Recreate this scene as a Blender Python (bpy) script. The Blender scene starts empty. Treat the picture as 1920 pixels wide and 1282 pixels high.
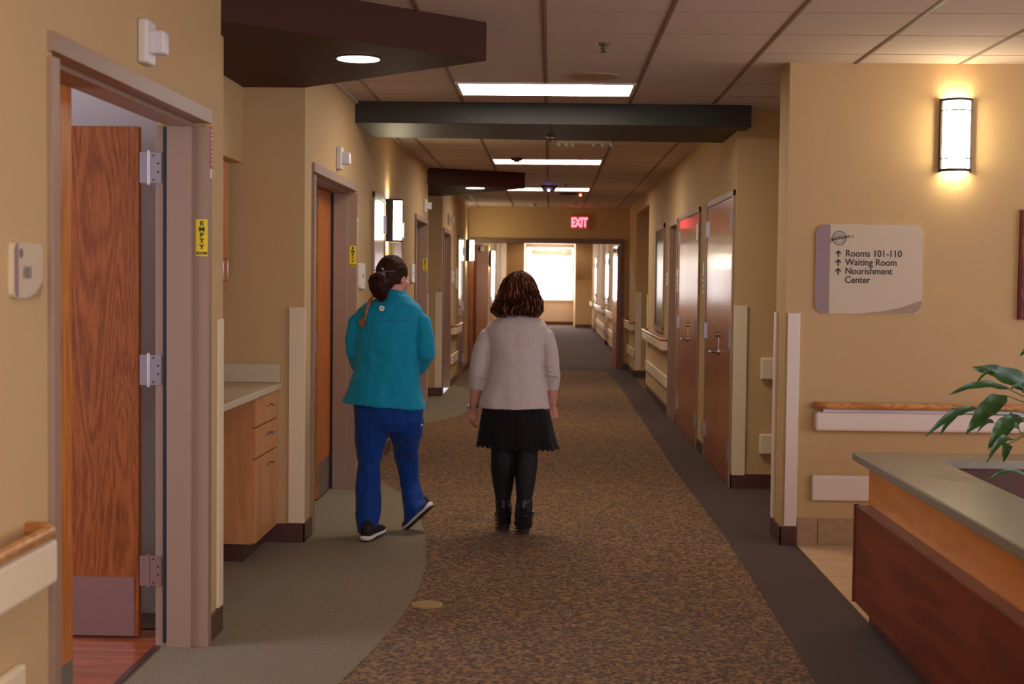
import bpy, bmesh, math, random
from mathutils import Vector, Matrix
R = math.radians
random.seed(7)
C = bpy.context.scene.collection
SC = bpy.context.scene

# ------------------------------------------------------------------ camera
FPX, EYE = 2667.0, 1.54
cam_d = bpy.data.cameras.new('camera'); cam = bpy.data.objects.new('camera', cam_d); C.objects.link(cam)
cam_d.sensor_width = 36.0; cam_d.lens = FPX/1920*36.0
A_R = Vector((0.99958274, 0.02658756, 0.01128912))
A_U = Vector((-0.01242794, 0.04306435, 0.998995))
A_F = Vector((-0.02607468, 0.99871846, -0.04337681))
m = Matrix((A_R, A_U, -A_F)).transposed().to_4x4(); m.translation = Vector((0, 0, EYE))
cam.matrix_world = m
cam_d.clip_start = 0.05; cam_d.clip_end = 200
cam_d.dof.use_dof = True; cam_d.dof.focus_distance = 8.5; cam_d.dof.aperture_fstop = 4.0
SC.camera = cam

def P(px, py, Y):
    """point of the plane y = Y that the photograph shows at pixel (px, py)"""
    d = A_F + A_R*((px-960)/FPX) - A_U*((py-641)/FPX)
    return Vector((0, 0, EYE)) + d*(Y/d.y)

# ------------------------------------------------------------------ world, view
W = bpy.data.worlds.new('world'); SC.world = W; W.use_nodes = True
bg = W.node_tree.nodes['Background']
bg.inputs[0].default_value = (0.93, 0.88, 1.0, 1); bg.inputs[1].default_value = 0.33
SC.view_settings.view_transform = 'Standard'
SC.view_settings.look = 'None'
SC.view_settings.exposure = 1.45
SC.view_settings.gamma = 1.0
SC.view_settings.use_curve_mapping = False
SC.cycles.use_denoising = True
SC.cycles.max_bounces = 8
SC.cycles.sample_clamp_indirect = 4.0

def area(name, loc, rot, sx, sy, power, col):
    d = bpy.data.lights.new(name, 'AREA'); d.shape = 'RECTANGLE'; d.size = sx; d.size_y = sy
    d.energy = power; d.color = col
    o = bpy.data.objects.new(name, d); C.objects.link(o); o.location = loc; o.rotation_euler = rot
    return o
# daylight: lobby windows behind the camera, window of room 101, window at the hall's end
area('lobby_daylight', (2.2, -3.5, 1.9), (R(84), 0, R(12)), 5.5, 2.0, 42, (0.90, 0.87, 1.0))
area('lobby_side_daylight', (5.8, 3.6, 1.7), (R(90), 0, R(90)), 4.5, 2.0, 30, (0.90, 0.88, 1.0))
area('room_daylight', (-4.6, 4.6, 1.6), (R(90), 0, R(-65)), 1.6, 1.5, 26, (0.86, 0.86, 1.0))
area('end_window_daylight', (-0.02, 49.7, 1.85), (R(-90), 0, 0), 1.6, 1.9, 42, (1.0, 0.94, 0.92))

# ------------------------------------------------------------------ materials
def lin(c):
    c /= 255.0
    return c/12.92 if c <= 0.04045 else ((c+0.055)/1.055)**2.4
def rgb(r, g, b): return (lin(r), lin(g), lin(b), 1)

def mat(name, col, rough=0.6, metal=0.0, bump=0.0, scale=200.0, var=0.0, spec=0.5, coat=0.0, emit=None, estr=0, sheen=0.0):
    M = bpy.data.materials.new(name); M.use_nodes = True
    nt = M.node_tree; b = nt.nodes['Principled BSDF']
    b.inputs['Base Color'].default_value = col
    b.inputs['Roughness'].default_value = rough
    b.inputs['Metallic'].default_value = metal
    b.inputs['Specular IOR Level'].default_value = spec
    b.inputs['Coat Weight'].default_value = coat
    b.inputs['Coat Roughness'].default_value = 0.12
    b.inputs['Sheen Weight'].default_value = sheen
    if emit:
        b.inputs['Emission Color'].default_value = emit; b.inputs['Emission Strength'].default_value = estr
    if bump or var:
        tc = nt.nodes.new('ShaderNodeTexCoord'); no = nt.nodes.new('ShaderNodeTexNoise')
        no.inputs['Scale'].default_value = scale; no.inputs['Detail'].default_value = 3
        nt.links.new(tc.outputs['Object'], no.inputs['Vector'])
        if bump:
            bu = nt.nodes.new('ShaderNodeBump'); bu.inputs['Strength'].default_value = bump; bu.inputs['Distance'].default_value = 0.004
            nt.links.new(no.outputs['Fac'], bu.inputs['Height']); nt.links.new(bu.outputs['Normal'], b.inputs['Normal'])
        if var:
            rp = nt.nodes.new('ShaderNodeValToRGB')
            rp.color_ramp.elements[0].position = 0.3; rp.color_ramp.elements[1].position = 0.7
            rp.color_ramp.elements[0].color = tuple(v*(1-var) for v in col[:3])+(1,)
            rp.color_ramp.elements[1].color = tuple(min(1, v*(1+var)) for v in col[:3])+(1,)
            nt.links.new(no.outputs['Fac'], rp.inputs['Fac']); nt.links.new(rp.outputs['Color'], b.inputs['Base Color'])
    return M

def cloth(name, col, rough, fold=0.6, fs=(9, 9, 2.2), fine=300, var=0.0, sheen=0.1):
    M = bpy.data.materials.new(name); M.use_nodes = True; nt = M.node_tree; b = nt.nodes['Principled BSDF']
    L = nt.links.new; N = nt.nodes.new
    b.inputs['Base Color'].default_value = col; b.inputs['Roughness'].default_value = rough
    b.inputs['Specular IOR Level'].default_value = 0.25; b.inputs['Sheen Weight'].default_value = sheen
    tc = N('ShaderNodeTexCoord'); mp = N('ShaderNodeMapping'); mp.inputs['Scale'].default_value = fs; L(tc.outputs['Object'], mp.inputs['Vector'])
    n1 = N('ShaderNodeTexNoise'); n1.inputs['Scale'].default_value = 1.6; n1.inputs['Detail'].default_value = 3; n1.inputs['Distortion'].default_value = 0.8; L(mp.outputs['Vector'], n1.inputs['Vector'])
    n2 = N('ShaderNodeTexNoise'); n2.inputs['Scale'].default_value = fine; n2.inputs['Detail'].default_value = 2; L(tc.outputs['Object'], n2.inputs['Vector'])
    b1 = N('ShaderNodeBump'); b1.inputs['Strength'].default_value = fold; b1.inputs['Distance'].default_value = 0.05; L(n1.outputs['Fac'], b1.inputs['Height'])
    b2 = N('ShaderNodeBump'); b2.inputs['Strength'].default_value = 0.4; b2.inputs['Distance'].default_value = 0.003; L(n2.outputs['Fac'], b2.inputs['Height']); L(b1.outputs['Normal'], b2.inputs['Normal'])
    L(b2.outputs['Normal'], b.inputs['Normal'])
    if var:
        rp = N('ShaderNodeValToRGB'); rp.color_ramp.elements[0].position = 0.35; rp.color_ramp.elements[1].position = 0.65
        rp.color_ramp.elements[0].color = tuple(v*(1-var) for v in col[:3])+(1,); rp.color_ramp.elements[1].color = tuple(min(1, v*(1+var)) for v in col[:3])+(1,)
        L(n2.outputs['Fac'], rp.inputs['Fac']); L(rp.outputs['Color'], b.inputs['Base Color'])
    return M

def wood(name, c1, c2, rough=0.35, stretch=(7, 7, 0.55), scale=2.2, coat=0.0, amp=0.22, rings=6.0, spec=0.5):
    M = bpy.data.materials.new(name); M.use_nodes = True; nt = M.node_tree; b = nt.nodes['Principled BSDF']
    L = nt.links.new; N = nt.nodes.new
    tc = N('ShaderNodeTexCoord'); mp = N('ShaderNodeMapping'); mp.inputs['Scale'].default_value = stretch
    L(tc.outputs['Object'], mp.inputs['Vector'])
    n1 = N('ShaderNodeTexNoise'); n1.inputs['Scale'].default_value = scale; n1.inputs['Detail'].default_value = 2; n1.inputs['Distortion'].default_value = 0.6
    L(mp.outputs['Vector'], n1.inputs['Vector'])
    mu = N('ShaderNodeMath'); mu.operation = 'MULTIPLY'; mu.inputs[1].default_value = rings*6.283; L(n1.outputs['Fac'], mu.inputs[0])
    si = N('ShaderNodeMath'); si.operation = 'SINE'; L(mu.outputs[0], si.inputs[0])
    m2 = N('ShaderNodeMapping'); m2.inputs['Scale'].default_value = (stretch[0]*18, stretch[1]*18, stretch[2]*10)
    L(tc.outputs['Object'], m2.inputs['Vector'])
    n2 = N('ShaderNodeTexNoise'); n2.inputs['Scale'].default_value = 3.0; n2.inputs['Detail'].default_value = 4; L(m2.outputs['Vector'], n2.inputs['Vector'])
    a = N('ShaderNodeMath'); a.operation = 'MULTIPLY_ADD'; a.inputs[1].default_value = amp; a.inputs[2].default_value = 0.0; L(si.outputs[0], a.inputs[0])
    ad = N('ShaderNodeMath'); ad.operation = 'ADD'; L(a.outputs[0], ad.inputs[0]); L(n2.outputs['Fac'], ad.inputs[1])
    rp = N('ShaderNodeValToRGB'); rp.color_ramp.elements[0].position = 0.22; rp.color_ramp.elements[1].position = 0.72
    rp.color_ramp.elements[0].color = c1; rp.color_ramp.elements[1].color = c2
    L(ad.outputs[0], rp.inputs['Fac']); L(rp.outputs['Color'], b.inputs['Base Color'])
    b.inputs['Roughness'].default_value = rough; b.inputs['Coat Weight'].default_value = coat; b.inputs['Coat Roughness'].default_value = 0.08
    b.inputs['Specular IOR Level'].default_value = spec
    return M

def carpet(name, cols, scale=30.0, pattern=True):
    M = bpy.data.materials.new(name); M.use_nodes = True; nt = M.node_tree; b = nt.nodes['Principled BSDF']
    L = nt.links.new; N = nt.nodes.new
    b.inputs['Roughness'].default_value = 0.95; b.inputs['Specular IOR Level'].default_value = 0.12
    b.inputs['Sheen Weight'].default_value = 0.08
    tc = N('ShaderNodeTexCoord')
    fine = N('ShaderNodeTexNoise'); fine.inputs['Scale'].default_value = 260; fine.inputs['Detail'].default_value = 2
    L(tc.outputs['Object'], fine.inputs['Vector'])
    if pattern:
        n = N('ShaderNodeTexNoise'); n.inputs['Scale'].default_value = scale; n.inputs['Detail'].default_value = 3; n.inputs['Distortion'].default_value = 1.8; n.inputs['Roughness'].default_value = 0.75
        L(tc.outputs['Object'], n.inputs['Vector'])
        # short cut-pile dashes running in two directions
        v = N('ShaderNodeTexVoronoi'); v.inputs['Scale'].default_value = 42; v.distance = 'CHEBYCHEV'; L(tc.outputs['Object'], v.inputs['Vector'])
        mix = N('ShaderNodeMath'); mix.operation = 'MULTIPLY_ADD'; mix.inputs[1].default_value = 0.35; L(v.outputs['Distance'], mix.inputs[0]); L(n.outputs['Fac'], mix.inputs[2])
        rp = N('ShaderNodeValToRGB'); e = rp.color_ramp.elements
        e[0].position = 0.54; e[1].position = 0.74; e[0].color = cols[0]; e[1].color = cols[2]
        k = e.new(0.64); k.color = cols[1]
        L(mix.outputs[0], rp.inputs['Fac']); base = rp.outputs['Color']
    else:
        rp = N('ShaderNodeValToRGB'); rp.color_ramp.elements[0].position = 0.35; rp.color_ramp.elements[1].position = 0.65
        rp.color_ramp.elements[0].color = cols[0]; rp.color_ramp.elements[1].color = cols[1]
        L(fine.outputs['Fac'], rp.inputs['Fac']); base = rp.outputs['Color']
    mx = N('ShaderNodeMix'); mx.data_type = 'RGBA'; mx.blend_type = 'MULTIPLY'; mx.inputs['Factor'].default_value = 0.35
    L(base, mx.inputs['A']); L(fine.outputs['Color'], mx.inputs['B']); L(mx.outputs['Result'], b.inputs['Base Color'])
    bu = N('ShaderNodeBump'); bu.inputs['Strength'].default_value = 0.5; bu.inputs['Distance'].default_value = 0.004
    L(fine.outputs['Fac'], bu.inputs['Height']); L(bu.outputs['Normal'], b.inputs['Normal'])
    return M

wallp = mat('wall_paint', rgb(200, 166, 116), 0.75, bump=0.25, scale=260, var=0.05)
wallf = mat('room_white_paint', rgb(205, 200, 200), 0.8)
ceilm = mat('ceiling_tile', rgb(200, 180, 166), 0.9, bump=0.3, scale=300, var=0.05)
gridm = mat('ceiling_grid', rgb(140, 114, 98), 0.6)
choco = mat('chocolate_soffit_paint', rgb(66, 28, 12), 0.6, spec=0.25, bump=0.1, scale=300)
beamm = mat('grey_green_beam_paint', rgb(52, 48, 38), 0.5, bump=0.1, scale=300, spec=0.35)
framem = mat('taupe_frame_enamel', rgb(158, 128, 108), 0.42)
basem = mat('maroon_base', rgb(88, 56, 50), 0.3)
cream = mat('cream_vinyl', rgb(232, 212, 178), 0.45, bump=0.12, scale=500)
creamw = mat('pale_vinyl', rgb(230, 212, 198), 0.5)
whitep = mat('white_plastic', rgb(222, 214, 206), 0.4)
lensm = mat('frosted_lens', rgb(226, 218, 224), 0.25)
railw = wood('rail_wood', rgb(176, 112, 56), rgb(212, 150, 88), 0.32, (2, 2, 8), 2)
oak = wood('oak_veneer', rgb(108, 52, 20), rgb(166, 92, 40), 0.38, (5.5, 5.5, 0.55), 1.2, rings=18.0, amp=0.12)
oaks = wood('oak_small_leaf', rgb(176, 98, 34), rgb(214, 134, 56), 0.4, (9, 9, 0.5), 2.0)
orange = wood('orange_maple_door', rgb(168, 88, 34), rgb(198, 112, 48), 0.35, (9, 9, 0.5), 2.0)
cabw = wood('cabinet_maple', rgb(196, 130, 80), rgb(214, 150, 96), 0.4, (6, 6, 0.8), 2.0, rings=2.0)
cherry = wood('glossy_cherry', rgb(146, 74, 38), rgb(168, 90, 48), 0.26, (9, 9, 0.4), 2.0, coat=0.35)
mahog = wood('dark_panel', rgb(98, 40, 22), rgb(124, 54, 30), 0.35, (0.6, 0.8, 6), 2.0, rings=2.0)
apronm = wood('honey_apron', rgb(196, 122, 60), rgb(214, 140, 72), 0.35, (0.6, 0.8, 5), 2.0, rings=2.0)
woodfl = wood('room_wood_floor', rgb(150, 74, 40), rgb(184, 100, 58), 0.25, (0.6, 8, 6), 2.0, rings=3)
lam = mat('speckled_laminate', rgb(206, 188, 158), 0.4, var=0.08, scale=400)
stone = mat('grey_green_counter', rgb(138, 132, 118), 0.28, var=0.06, scale=120)
tilem = mat('beige_floor_tile', rgb(212, 180, 140), 0.3, var=0.08, scale=14)
tileb = mat('tan_base_tile', rgb(168, 138, 106), 0.4, var=0.12, scale=25)
groutm = mat('grout', rgb(140, 118, 94), 0.9)
steel = mat('brushed_steel', rgb(190, 186, 190), 0.28, 1.0)
bronze = mat('dark_bronze', rgb(70, 60, 54), 0.4, 0.6)
brass = mat('brass_cover', rgb(172, 138, 84), 0.5, 0.15)
black = mat('black_plastic', rgb(18, 18, 22), 0.5)
gasket = mat('gasket', rgb(26, 24, 38), 0.6)
ink = mat('ink', rgb(46, 34, 36), 0.6)
inkg = mat('grey_ink', rgb(116, 106, 96), 0.6)
signf = mat('sign_cream', rgb(204, 184, 156), 0.45)
signm = mat('sign_mauve', rgb(146, 118, 118), 0.45)
signt = mat('sign_tan', rgb(164, 130, 98), 0.45)
yel = mat('yellow_label', rgb(236, 204, 20), 0.5)
redl = mat('red_label', rgb(190, 36, 36), 0.5)
glassd = mat('dark_glass', rgb(36, 26, 20), 0.25, spec=0.12)
lampm = mat('lit_diffuser', rgb(255, 250, 240), 0.5, emit=(1.0, 0.90, 0.74, 1), estr=9.0)
lampc = mat('lit_troffer_lens', rgb(255, 250, 240), 0.5, emit=(1.0, 0.91, 0.80, 1), estr=6.0)
lampd = mat('lit_downlight', rgb(255, 250, 240), 0.5, emit=(1.0, 0.86, 0.70, 1), estr=4.0)
sconce_m = mat('lit_sconce_lens', rgb(255, 250, 235), 0.5, emit=(1.0, 0.88, 0.58, 1), estr=13.0)
exitm = mat('lit_exit_letters', rgb(200, 20, 30), 0.5, emit=(1.0, 0.06, 0.08, 1), estr=3.0)
exitb = mat('exit_face', rgb(220, 160, 140), 0.5)
bluem = mat('blue_led', rgb(40, 60, 255), 0.4, emit=(0.2, 0.3, 1, 1), estr=12)
redglint = mat('exit_glint_red', rgb(255, 40, 30), 0.4, emit=(1, 0.1, 0.06, 1), estr=3)
sky = mat('daylight_sky', rgb(255, 255, 255), 0.9, emit=(0.97, 0.96, 1.0, 1), estr=1.3)
carp = carpet('patterned_carpet', (rgb(80, 57, 45), rgb(116, 85, 58), rgb(174, 130, 80)), 30)
carp_g = carpet('sage_carpet', (rgb(126, 112, 86), rgb(158, 142, 112)), pattern=False)
carp_b = carpet('mauve_brown_carpet', (rgb(74, 54, 44), rgb(98, 74, 62)), pattern=False)
teal = cloth('teal_jacket_cloth', rgb(0, 140, 172), 0.75, 0.35, (5, 5, 1.6))
navy = cloth('royal_blue_scrub_cloth', rgb(0, 56, 132), 0.75, 0.45, (7, 7, 3))
knit = cloth('oatmeal_knit', rgb(202, 184, 178), 0.92, 0.22, (6, 6, 1.4), 260, 0.10, 0.2)
blk_lace = cloth('black_skirt_cloth', rgb(18, 11, 11), 0.85, 0.4, (8, 8, 0.8), 220)
legging = mat('black_legging_cloth', rgb(14, 12, 16), 0.75)
leather = mat('black_leather', rgb(30, 25, 26), 0.35, bump=0.3, scale=40)
soled = mat('dark_rubber', rgb(40, 34, 32), 0.6)
solew = mat('white_foam_sole', rgb(232, 222, 220), 0.5)
knitb = mat('black_knit_upper', rgb(20, 18, 20), 0.7, bump=0.3, scale=300)
skin = mat('skin', rgb(206, 142, 118), 0.5, var=0.04, scale=20)
hair_d = mat('dark_brown_hair', rgb(58, 30, 20), 0.6, spec=0.15, var=0.45, scale=14)
hair_b = mat('auburn_hair', rgb(66, 38, 28), 0.7, spec=0.0, var=0.5, scale=12)
hair_h = mat('auburn_highlight_hair', rgb(134, 84, 56), 0.6, spec=0.2, var=0.3, scale=12)
tan_tube = mat('tan_rubber_tube', rgb(186, 96, 56), 0.45)
leafm = mat('leaf_green', rgb(38, 74, 26), 0.36, var=0.25, scale=10)
stemm = mat('stem_green', rgb(60, 84, 34), 0.5)
soil = mat('soil', rgb(50, 36, 28), 0.95)
potm = mat('pot_glaze', rgb(110, 70, 50), 0.35)
eyew = mat('eye_white', rgb(230, 226, 220), 0.3)
lipm = mat('lips', rgb(170, 84, 78), 0.5)

# ------------------------------------------------------------------ helpers
ORG = {}
def box(bm, x0, x1, y0, y1, z0, z1):
    x0, x1 = min(x0, x1), max(x0, x1); y0, y1 = min(y0, y1), max(y0, y1); z0, z1 = min(z0, z1), max(z0, z1)
    v = [bm.verts.new((x, y, z)) for x in (x0, x1) for y in (y0, y1) for z in (z0, z1)]
    for f in ((0, 1, 3, 2), (4, 6, 7, 5), (0, 4, 5, 1), (2, 3, 7, 6), (0, 2, 6, 4), (1, 5, 7, 3)):
        bm.faces.new([v[i] for i in f])
def B(*boxes):
    bm = bmesh.new()
    for b in boxes: box(bm, *b)
    return bm
def prism(bm, pts, z0, z1):
    lo = [bm.verts.new((x, y, z0)) for x, y in pts]; hi = [bm.verts.new((x, y, z1)) for x, y in pts]
    n = len(pts)
    bm.faces.new(lo[::-1]); bm.faces.new(hi)
    for i in range(n): bm.faces.new([lo[i], lo[(i+1) % n], hi[(i+1) % n], hi[i]])
def plate(bm, fn, pts, d):
    """polygon pts in a plane, fn(u,v,w)->xyz, thickness d"""
    a = [bm.verts.new(fn(u, v, 0)) for u, v in pts]; b = [bm.verts.new(fn(u, v, d)) for u, v in pts]
    n = len(pts); bm.faces.new(a[::-1]); bm.faces.new(b)
    for i in range(n): bm.faces.new([a[i], a[(i+1) % n], b[(i+1) % n], b[i]])
def rrect(u0, u1, v0, v1, r, k=5):
    out = []
    for cx, cy, a0 in ((u1-r, v0+r, -90), (u1-r, v1-r, 0), (u0+r, v1-r, 90), (u0+r, v0+r, 180)):
        for i in range(k+1):
            a = R(a0+90*i/k); out.append((cx+r*math.cos(a), cy+r*math.sin(a)))
    return out
def cyl(bm, c, axis, r0, r1, h, n=24):
    c = Vector(c); ax = Vector(axis).normalized(); q = ax.to_track_quat('Z', 'Y')
    lo = [bm.verts.new(c + q @ Vector((r0*math.cos(2*math.pi*i/n), r0*math.sin(2*math.pi*i/n), 0))) for i in range(n)]
    hi = [bm.verts.new(c + q @ Vector((r1*math.cos(2*math.pi*i/n), r1*math.sin(2*math.pi*i/n), h))) for i in range(n)]
    bm.faces.new(lo[::-1]); bm.faces.new(hi)
    for i in range(n): bm.faces.new([lo[i], lo[(i+1) % n], hi[(i+1) % n], hi[i]])
def rings(bm, R_, cap=True):
    vs = [[bm.verts.new(p) for p in r] for r in R_]
    n = len(vs[0])
    for a, b in zip(vs, vs[1:]):
        for i in range(n): bm.faces.new([a[i], a[(i+1) % n], b[(i+1) % n], b[i]])
    if cap: bm.faces.new(vs[0][::-1]); bm.faces.new(vs[-1])
def tube(bm, pts, rad, n=10, cap=True):
    """pts list of Vector; rad list of r or (ru, rv) - rv is along the frame's second axis"""
    pts = [Vector(p) for p in pts]
    if not isinstance(rad, (list, tuple)): rad = [rad]*len(pts)
    out = []; up = None
    for i, p in enumerate(pts):
        t = (pts[min(i+1, len(pts)-1)] - pts[max(i-1, 0)]).normalized()
        if up is None:
            up = Vector((0, 1, 0)) if abs(t.y) < 0.8 else Vector((0, 0, 1))
        u = t.cross(up).normalized(); v = u.cross(t).normalized(); up = v
        r = rad[i]; ru, rv = (r if isinstance(r, (list, tuple)) else (r, r))
        out.append([p + u*ru*math.cos(2*math.pi*k/n) + v*rv*math.sin(2*math.pi*k/n) for k in range(n)])
    rings(bm, out, cap)
def ell(bm, c, rx, ry, rz, yaw=0.0, n=18, mr=None):
    mt = Matrix.Translation(Vector(c)) @ Matrix.Rotation(yaw, 4, 'Z') @ (mr or Matrix()) @ Matrix.Diagonal((rx, ry, rz, 1))
    bmesh.ops.create_uvsphere(bm, u_segments=n, v_segments=n//2+2, radius=1, matrix=mt)
def hsec(cx, cy, z, rx, ry, n=28, pw=2.0, tilt=0.0, wob=0.0, k=9, ph=0.0):
    out = []
    for i in range(n):
        a = 2*math.pi*i/n; ca, sa = math.cos(a), math.sin(a)
        f = 1+wob*math.sin(k*a+ph)
        x = rx*f*math.copysign(abs(ca)**(2/pw), ca); y = ry*f*math.copysign(abs(sa)**(2/pw), sa)
        out.append(Vector((cx+x, cy+y, z+tilt*x)))
    return out

def obj(name, bm, mt, parent=None, smooth=False, bevel=0.0, mods=None):
    bmesh.ops.recalc_face_normals(bm, faces=bm.faces)
    if parent is not None: org = ORG[parent.name]
    else: org = None
    if org is None:
        xs = [v.co for v in bm.verts]
        mn = Vector((min(v.x for v in xs), min(v.y for v in xs), min(v.z for v in xs)))
        mx = Vector((max(v.x for v in xs), max(v.y for v in xs), max(v.z for v in xs)))
        org = Vector(((mn.x+mx.x)/2, (mn.y+mx.y)/2, mn.z))
    for v in bm.verts: v.co -= org
    me = bpy.data.meshes.new(name); bm.to_mesh(me); bm.free()
    me.materials.append(mt)
    if smooth:
        for p in me.polygons: p.use_smooth = True
    o = bpy.data.objects.new(name, me); C.objects.link(o)
    ORG[o.name] = org
    if parent is not None: o.parent = parent
    else: o.location = org
    if bevel:
        b = o.modifiers.new('bevel', 'BEVEL'); b.width = bevel; b.segments = 2; b.limit_method = 'ANGLE'
    return o
def thing(name, label, cat, loc, group=None):
    o = bpy.data.objects.new(name, None); C.objects.link(o); o.location = loc
    o.empty_display_size = 0.1
    ORG[o.name] = Vector(loc); return tag(o, label, cat, group)
def tag(o, label, cat, group=None, kind=None):
    o['label'] = label; o['category'] = cat
    if group: o['group'] = group
    if kind: o['kind'] = kind
    return o
def struct(name, bm, mt, bevel=0.0, smooth=False, label=None):
    o = obj(name, bm, mt, None, smooth, bevel); o['kind'] = 'structure'
    if label: o['label'] = label
    return o
def dup(src, dx, dy, dz, label=None):
    def cp(o, par):
        c = o.copy(); C.objects.link(c)
        if par is not None: c.parent = par
        for ch in o.children: cp(ch, c)
        return c
    r = cp(src, None); r.location = Vector(src.location) + Vector((dx, dy, dz))
    ORG[r.name] = ORG[src.name] + Vector((dx, dy, dz))
    if label: r['label'] = label
    return r
FACE = {'front': (R(90), 0, 0), 'left': (R(90), 0, R(90)), 'right': (R(90), 0, R(-90))}
def text(name, body, size, loc, face, mt, parent, align='CENTER', space=1.0, bold=0.0, rot=None, sx=1.0, shear=0.0):
    cu = bpy.data.curves.new(name, 'FONT'); cu.body = body; cu.size = size; cu.align_x = align; cu.align_y = 'CENTER'
    cu.space_line = space; cu.extrude = 0.0008; cu.offset = bold; cu.shear = shear
    t = bpy.data.objects.new('tmp_text', cu); C.objects.link(t)
    dg = bpy.context.evaluated_depsgraph_get(); me = bpy.data.meshes.new_from_object(t.evaluated_get(dg))
    bpy.data.objects.remove(t); me.materials.clear(); me.materials.append(mt)
    mr = Matrix.Diagonal((sx, 1, 1, 1))
    if rot: mr = Matrix.Rotation(rot, 4, 'Z') @ mr
    from mathutils import Euler
    me.transform(Euler(FACE[face]).to_matrix().to_4x4() @ mr)
    o = bpy.data.objects.new(name, me); C.objects.link(o)
    org = ORG[parent.name]; ORG[o.name] = org; o.parent = parent
    me.transform(Matrix.Translation(Vector(loc) - org))
    return o
def bake(o, voxel, smooth_it=6, extra=None):
    r = o.modifiers.new('r', 'REMESH'); r.mode = 'VOXEL'; r.voxel_size = voxel; r.use_smooth_shade = True
    s = o.modifiers.new('s', 'SMOOTH'); s.iterations = smooth_it; s.factor = 0.5
    if extra:
        tx = bpy.data.textures.new('folds', 'CLOUDS'); tx.noise_scale = extra[0]; tx.noise_depth = 1
        d = o.modifiers.new('d', 'DISPLACE'); d.texture = tx; d.strength = extra[1]; d.mid_level = 0.5
        if len(extra) > 2: d.texture_coords = 'LOCAL'
    dg = bpy.context.evaluated_depsgraph_get(); me = bpy.data.meshes.new_from_object(o.evaluated_get(dg))
    o.modifiers.clear(); o.data = me
    for p in me.polygons: p.use_smooth = True
    return o

# ------------------------------------------------------------------ setting
XL, XR, ZC = -1.42, 1.38, 2.82
# floors
fl = bmesh.new(); box(fl, XL-0.0, 6.0, -4.0, 50.2, -0.12, 0.0)
box(fl, -2.3, XL, 6.1, 8.2, -0.12, 0); box(fl, -1.62, XL, 8.4, 10.4, -0.12, 0); box(fl, -2.3, XL, 16.47, 18.7, -0.12, 0)
struct('floor', fl, carp, label='patterned brown and gold hallway carpet')
A1 = [(-1.6, 3.2), (-1.3, 3.75), (-1.05, 4.35), (-0.90, 4.85), (-0.783, 5.326), (-0.714, 5.83), (-0.66, 6.377), (-0.64, 6.75), (-0.636, 7.1), (-0.645, 7.5), (-0.673, 7.884), (-0.715, 8.35), (-0.775, 8.83), (-0.84, 9.2), (-0.923, 9.55), (-1.026, 10.02), (-1.13, 10.36), (-1.234, 10.663), (-1.42, 11.1)]
bm = bmesh.new(); prism(bm, A1 + [(-1.42, 10.35), (-1.6, 10.35), (-1.6, 8.46), (-1.42, 8.46), (-1.42, 8.18), (-2.2, 8.18), (-2.2, 6.12), (-1.42, 6.12), (-1.42, 5.83), (-1.6, 5.83)], 0.0, 0.002)
struct('floor_inlay', bm, carp_g, label='sage green carpet arc by the near alcove')
A2 = [(-1.42, 14.8), (-1.3, 15.17), (-1.108, 15.67), (-0.99, 16.2), (-0.93, 16.8), (-0.916, 17.4), (-0.93, 18.0), (-0.98, 18.7), (-1.07, 19.4), (-1.2, 20.1), (-1.42, 20.8)]
bm = bmesh.new(); prism(bm, A2 + [(-1.42, 18.7), (-2.2, 18.7), (-2.2, 16.47), (-1.42, 16.47)], 0.0, 0.002)
struct('floor_inlay', bm, carp_g, label='sage green carpet arc by the far alcove')
S1 = [(0.98, 1.0), (1.0, 3.5), (1.044, 5.447), (1.078, 7.63), (1.083, 8.732), (1.065, 9.767), (1.043, 11.643), (1.045, 14), (1.05, 15.975), (1.05, 22.0), (0.98, 24.4), (-1.42, 24.6)]
bm = bmesh.new(); prism(bm, S1 + [(-1.42, 50.1), (1.38, 50.1), (1.38, 10.65), (4, 10.65), (4, 8.7), (1.38, 8.7), (1.38, 8.36), (1.467, 8.36), (1.467, 1.0)], 0.0, 0.002)
struct('floor_border', bm, carp_b, label='plain mauve brown carpet border')
# beige ceramic tiles on the right
bm = bmesh.new()
for i in range(8):
    for j in range(14):
        x0 = 1.47+i*0.458; y1 = 8.355-j*0.458
        box(bm, x0, x0+0.452, y1-0.452, y1, 0.0, 0.006)
struct('floor_tiles', bm, tilem, label='beige ceramic floor tiles by the desk')
struct('floor_grout', B((1.467, 5.2, 1.9, 8.36, 0.0, 0.003)), groutm)
# ceiling
struct('ceiling', B((XL-0.9, 6.0, -4.0, 50.2, ZC, ZC+0.12)), ceilm, label='suspended ceiling of pale tiles')
bm = bmesh.new(); gx = -0.043-0.6*4
while gx < 5.5:
    for seg in ((-3.9, 10.29), (11.47, 24.88), (25.02, 50)):
        x1 = gx
        if gx < XL+0.02 or (gx > XR and seg[0] > 11): continue
        box(bm, gx-0.012, gx+0.012, seg[0], seg[1], ZC-0.004, ZC+0.001)
        box(bm, gx-0.0035, gx+0.0035, seg[0], seg[1], ZC-0.006, ZC)
    gx += 0.6
struct('trim_1', bm, gridm, label='lengthwise bars of the ceiling grid')
bm = bmesh.new(); gy = 9.26-0.61*20
while gy < 49:
    if not 10.25 < gy < 11.5: box(bm, XL, XR if gy > 10.6 else 5.9, gy-0.004, gy+0.004, ZC-0.0015, ZC+0.001)
    gy += 0.61
struct('trim_2', bm, mat('tile_joint', rgb(158, 138, 120), 0.9), label='cross joints of the ceiling tiles')
bm = B((XL, XL+0.02, 8.2, 10.3, ZC-0.02, ZC+0.001), (XL, XL+0.02, 11.45, 16.45, ZC-0.02, ZC+0.001), (XL, XL+0.02, 18.7, 24.9, ZC-0.02, ZC+0.001))
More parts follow.
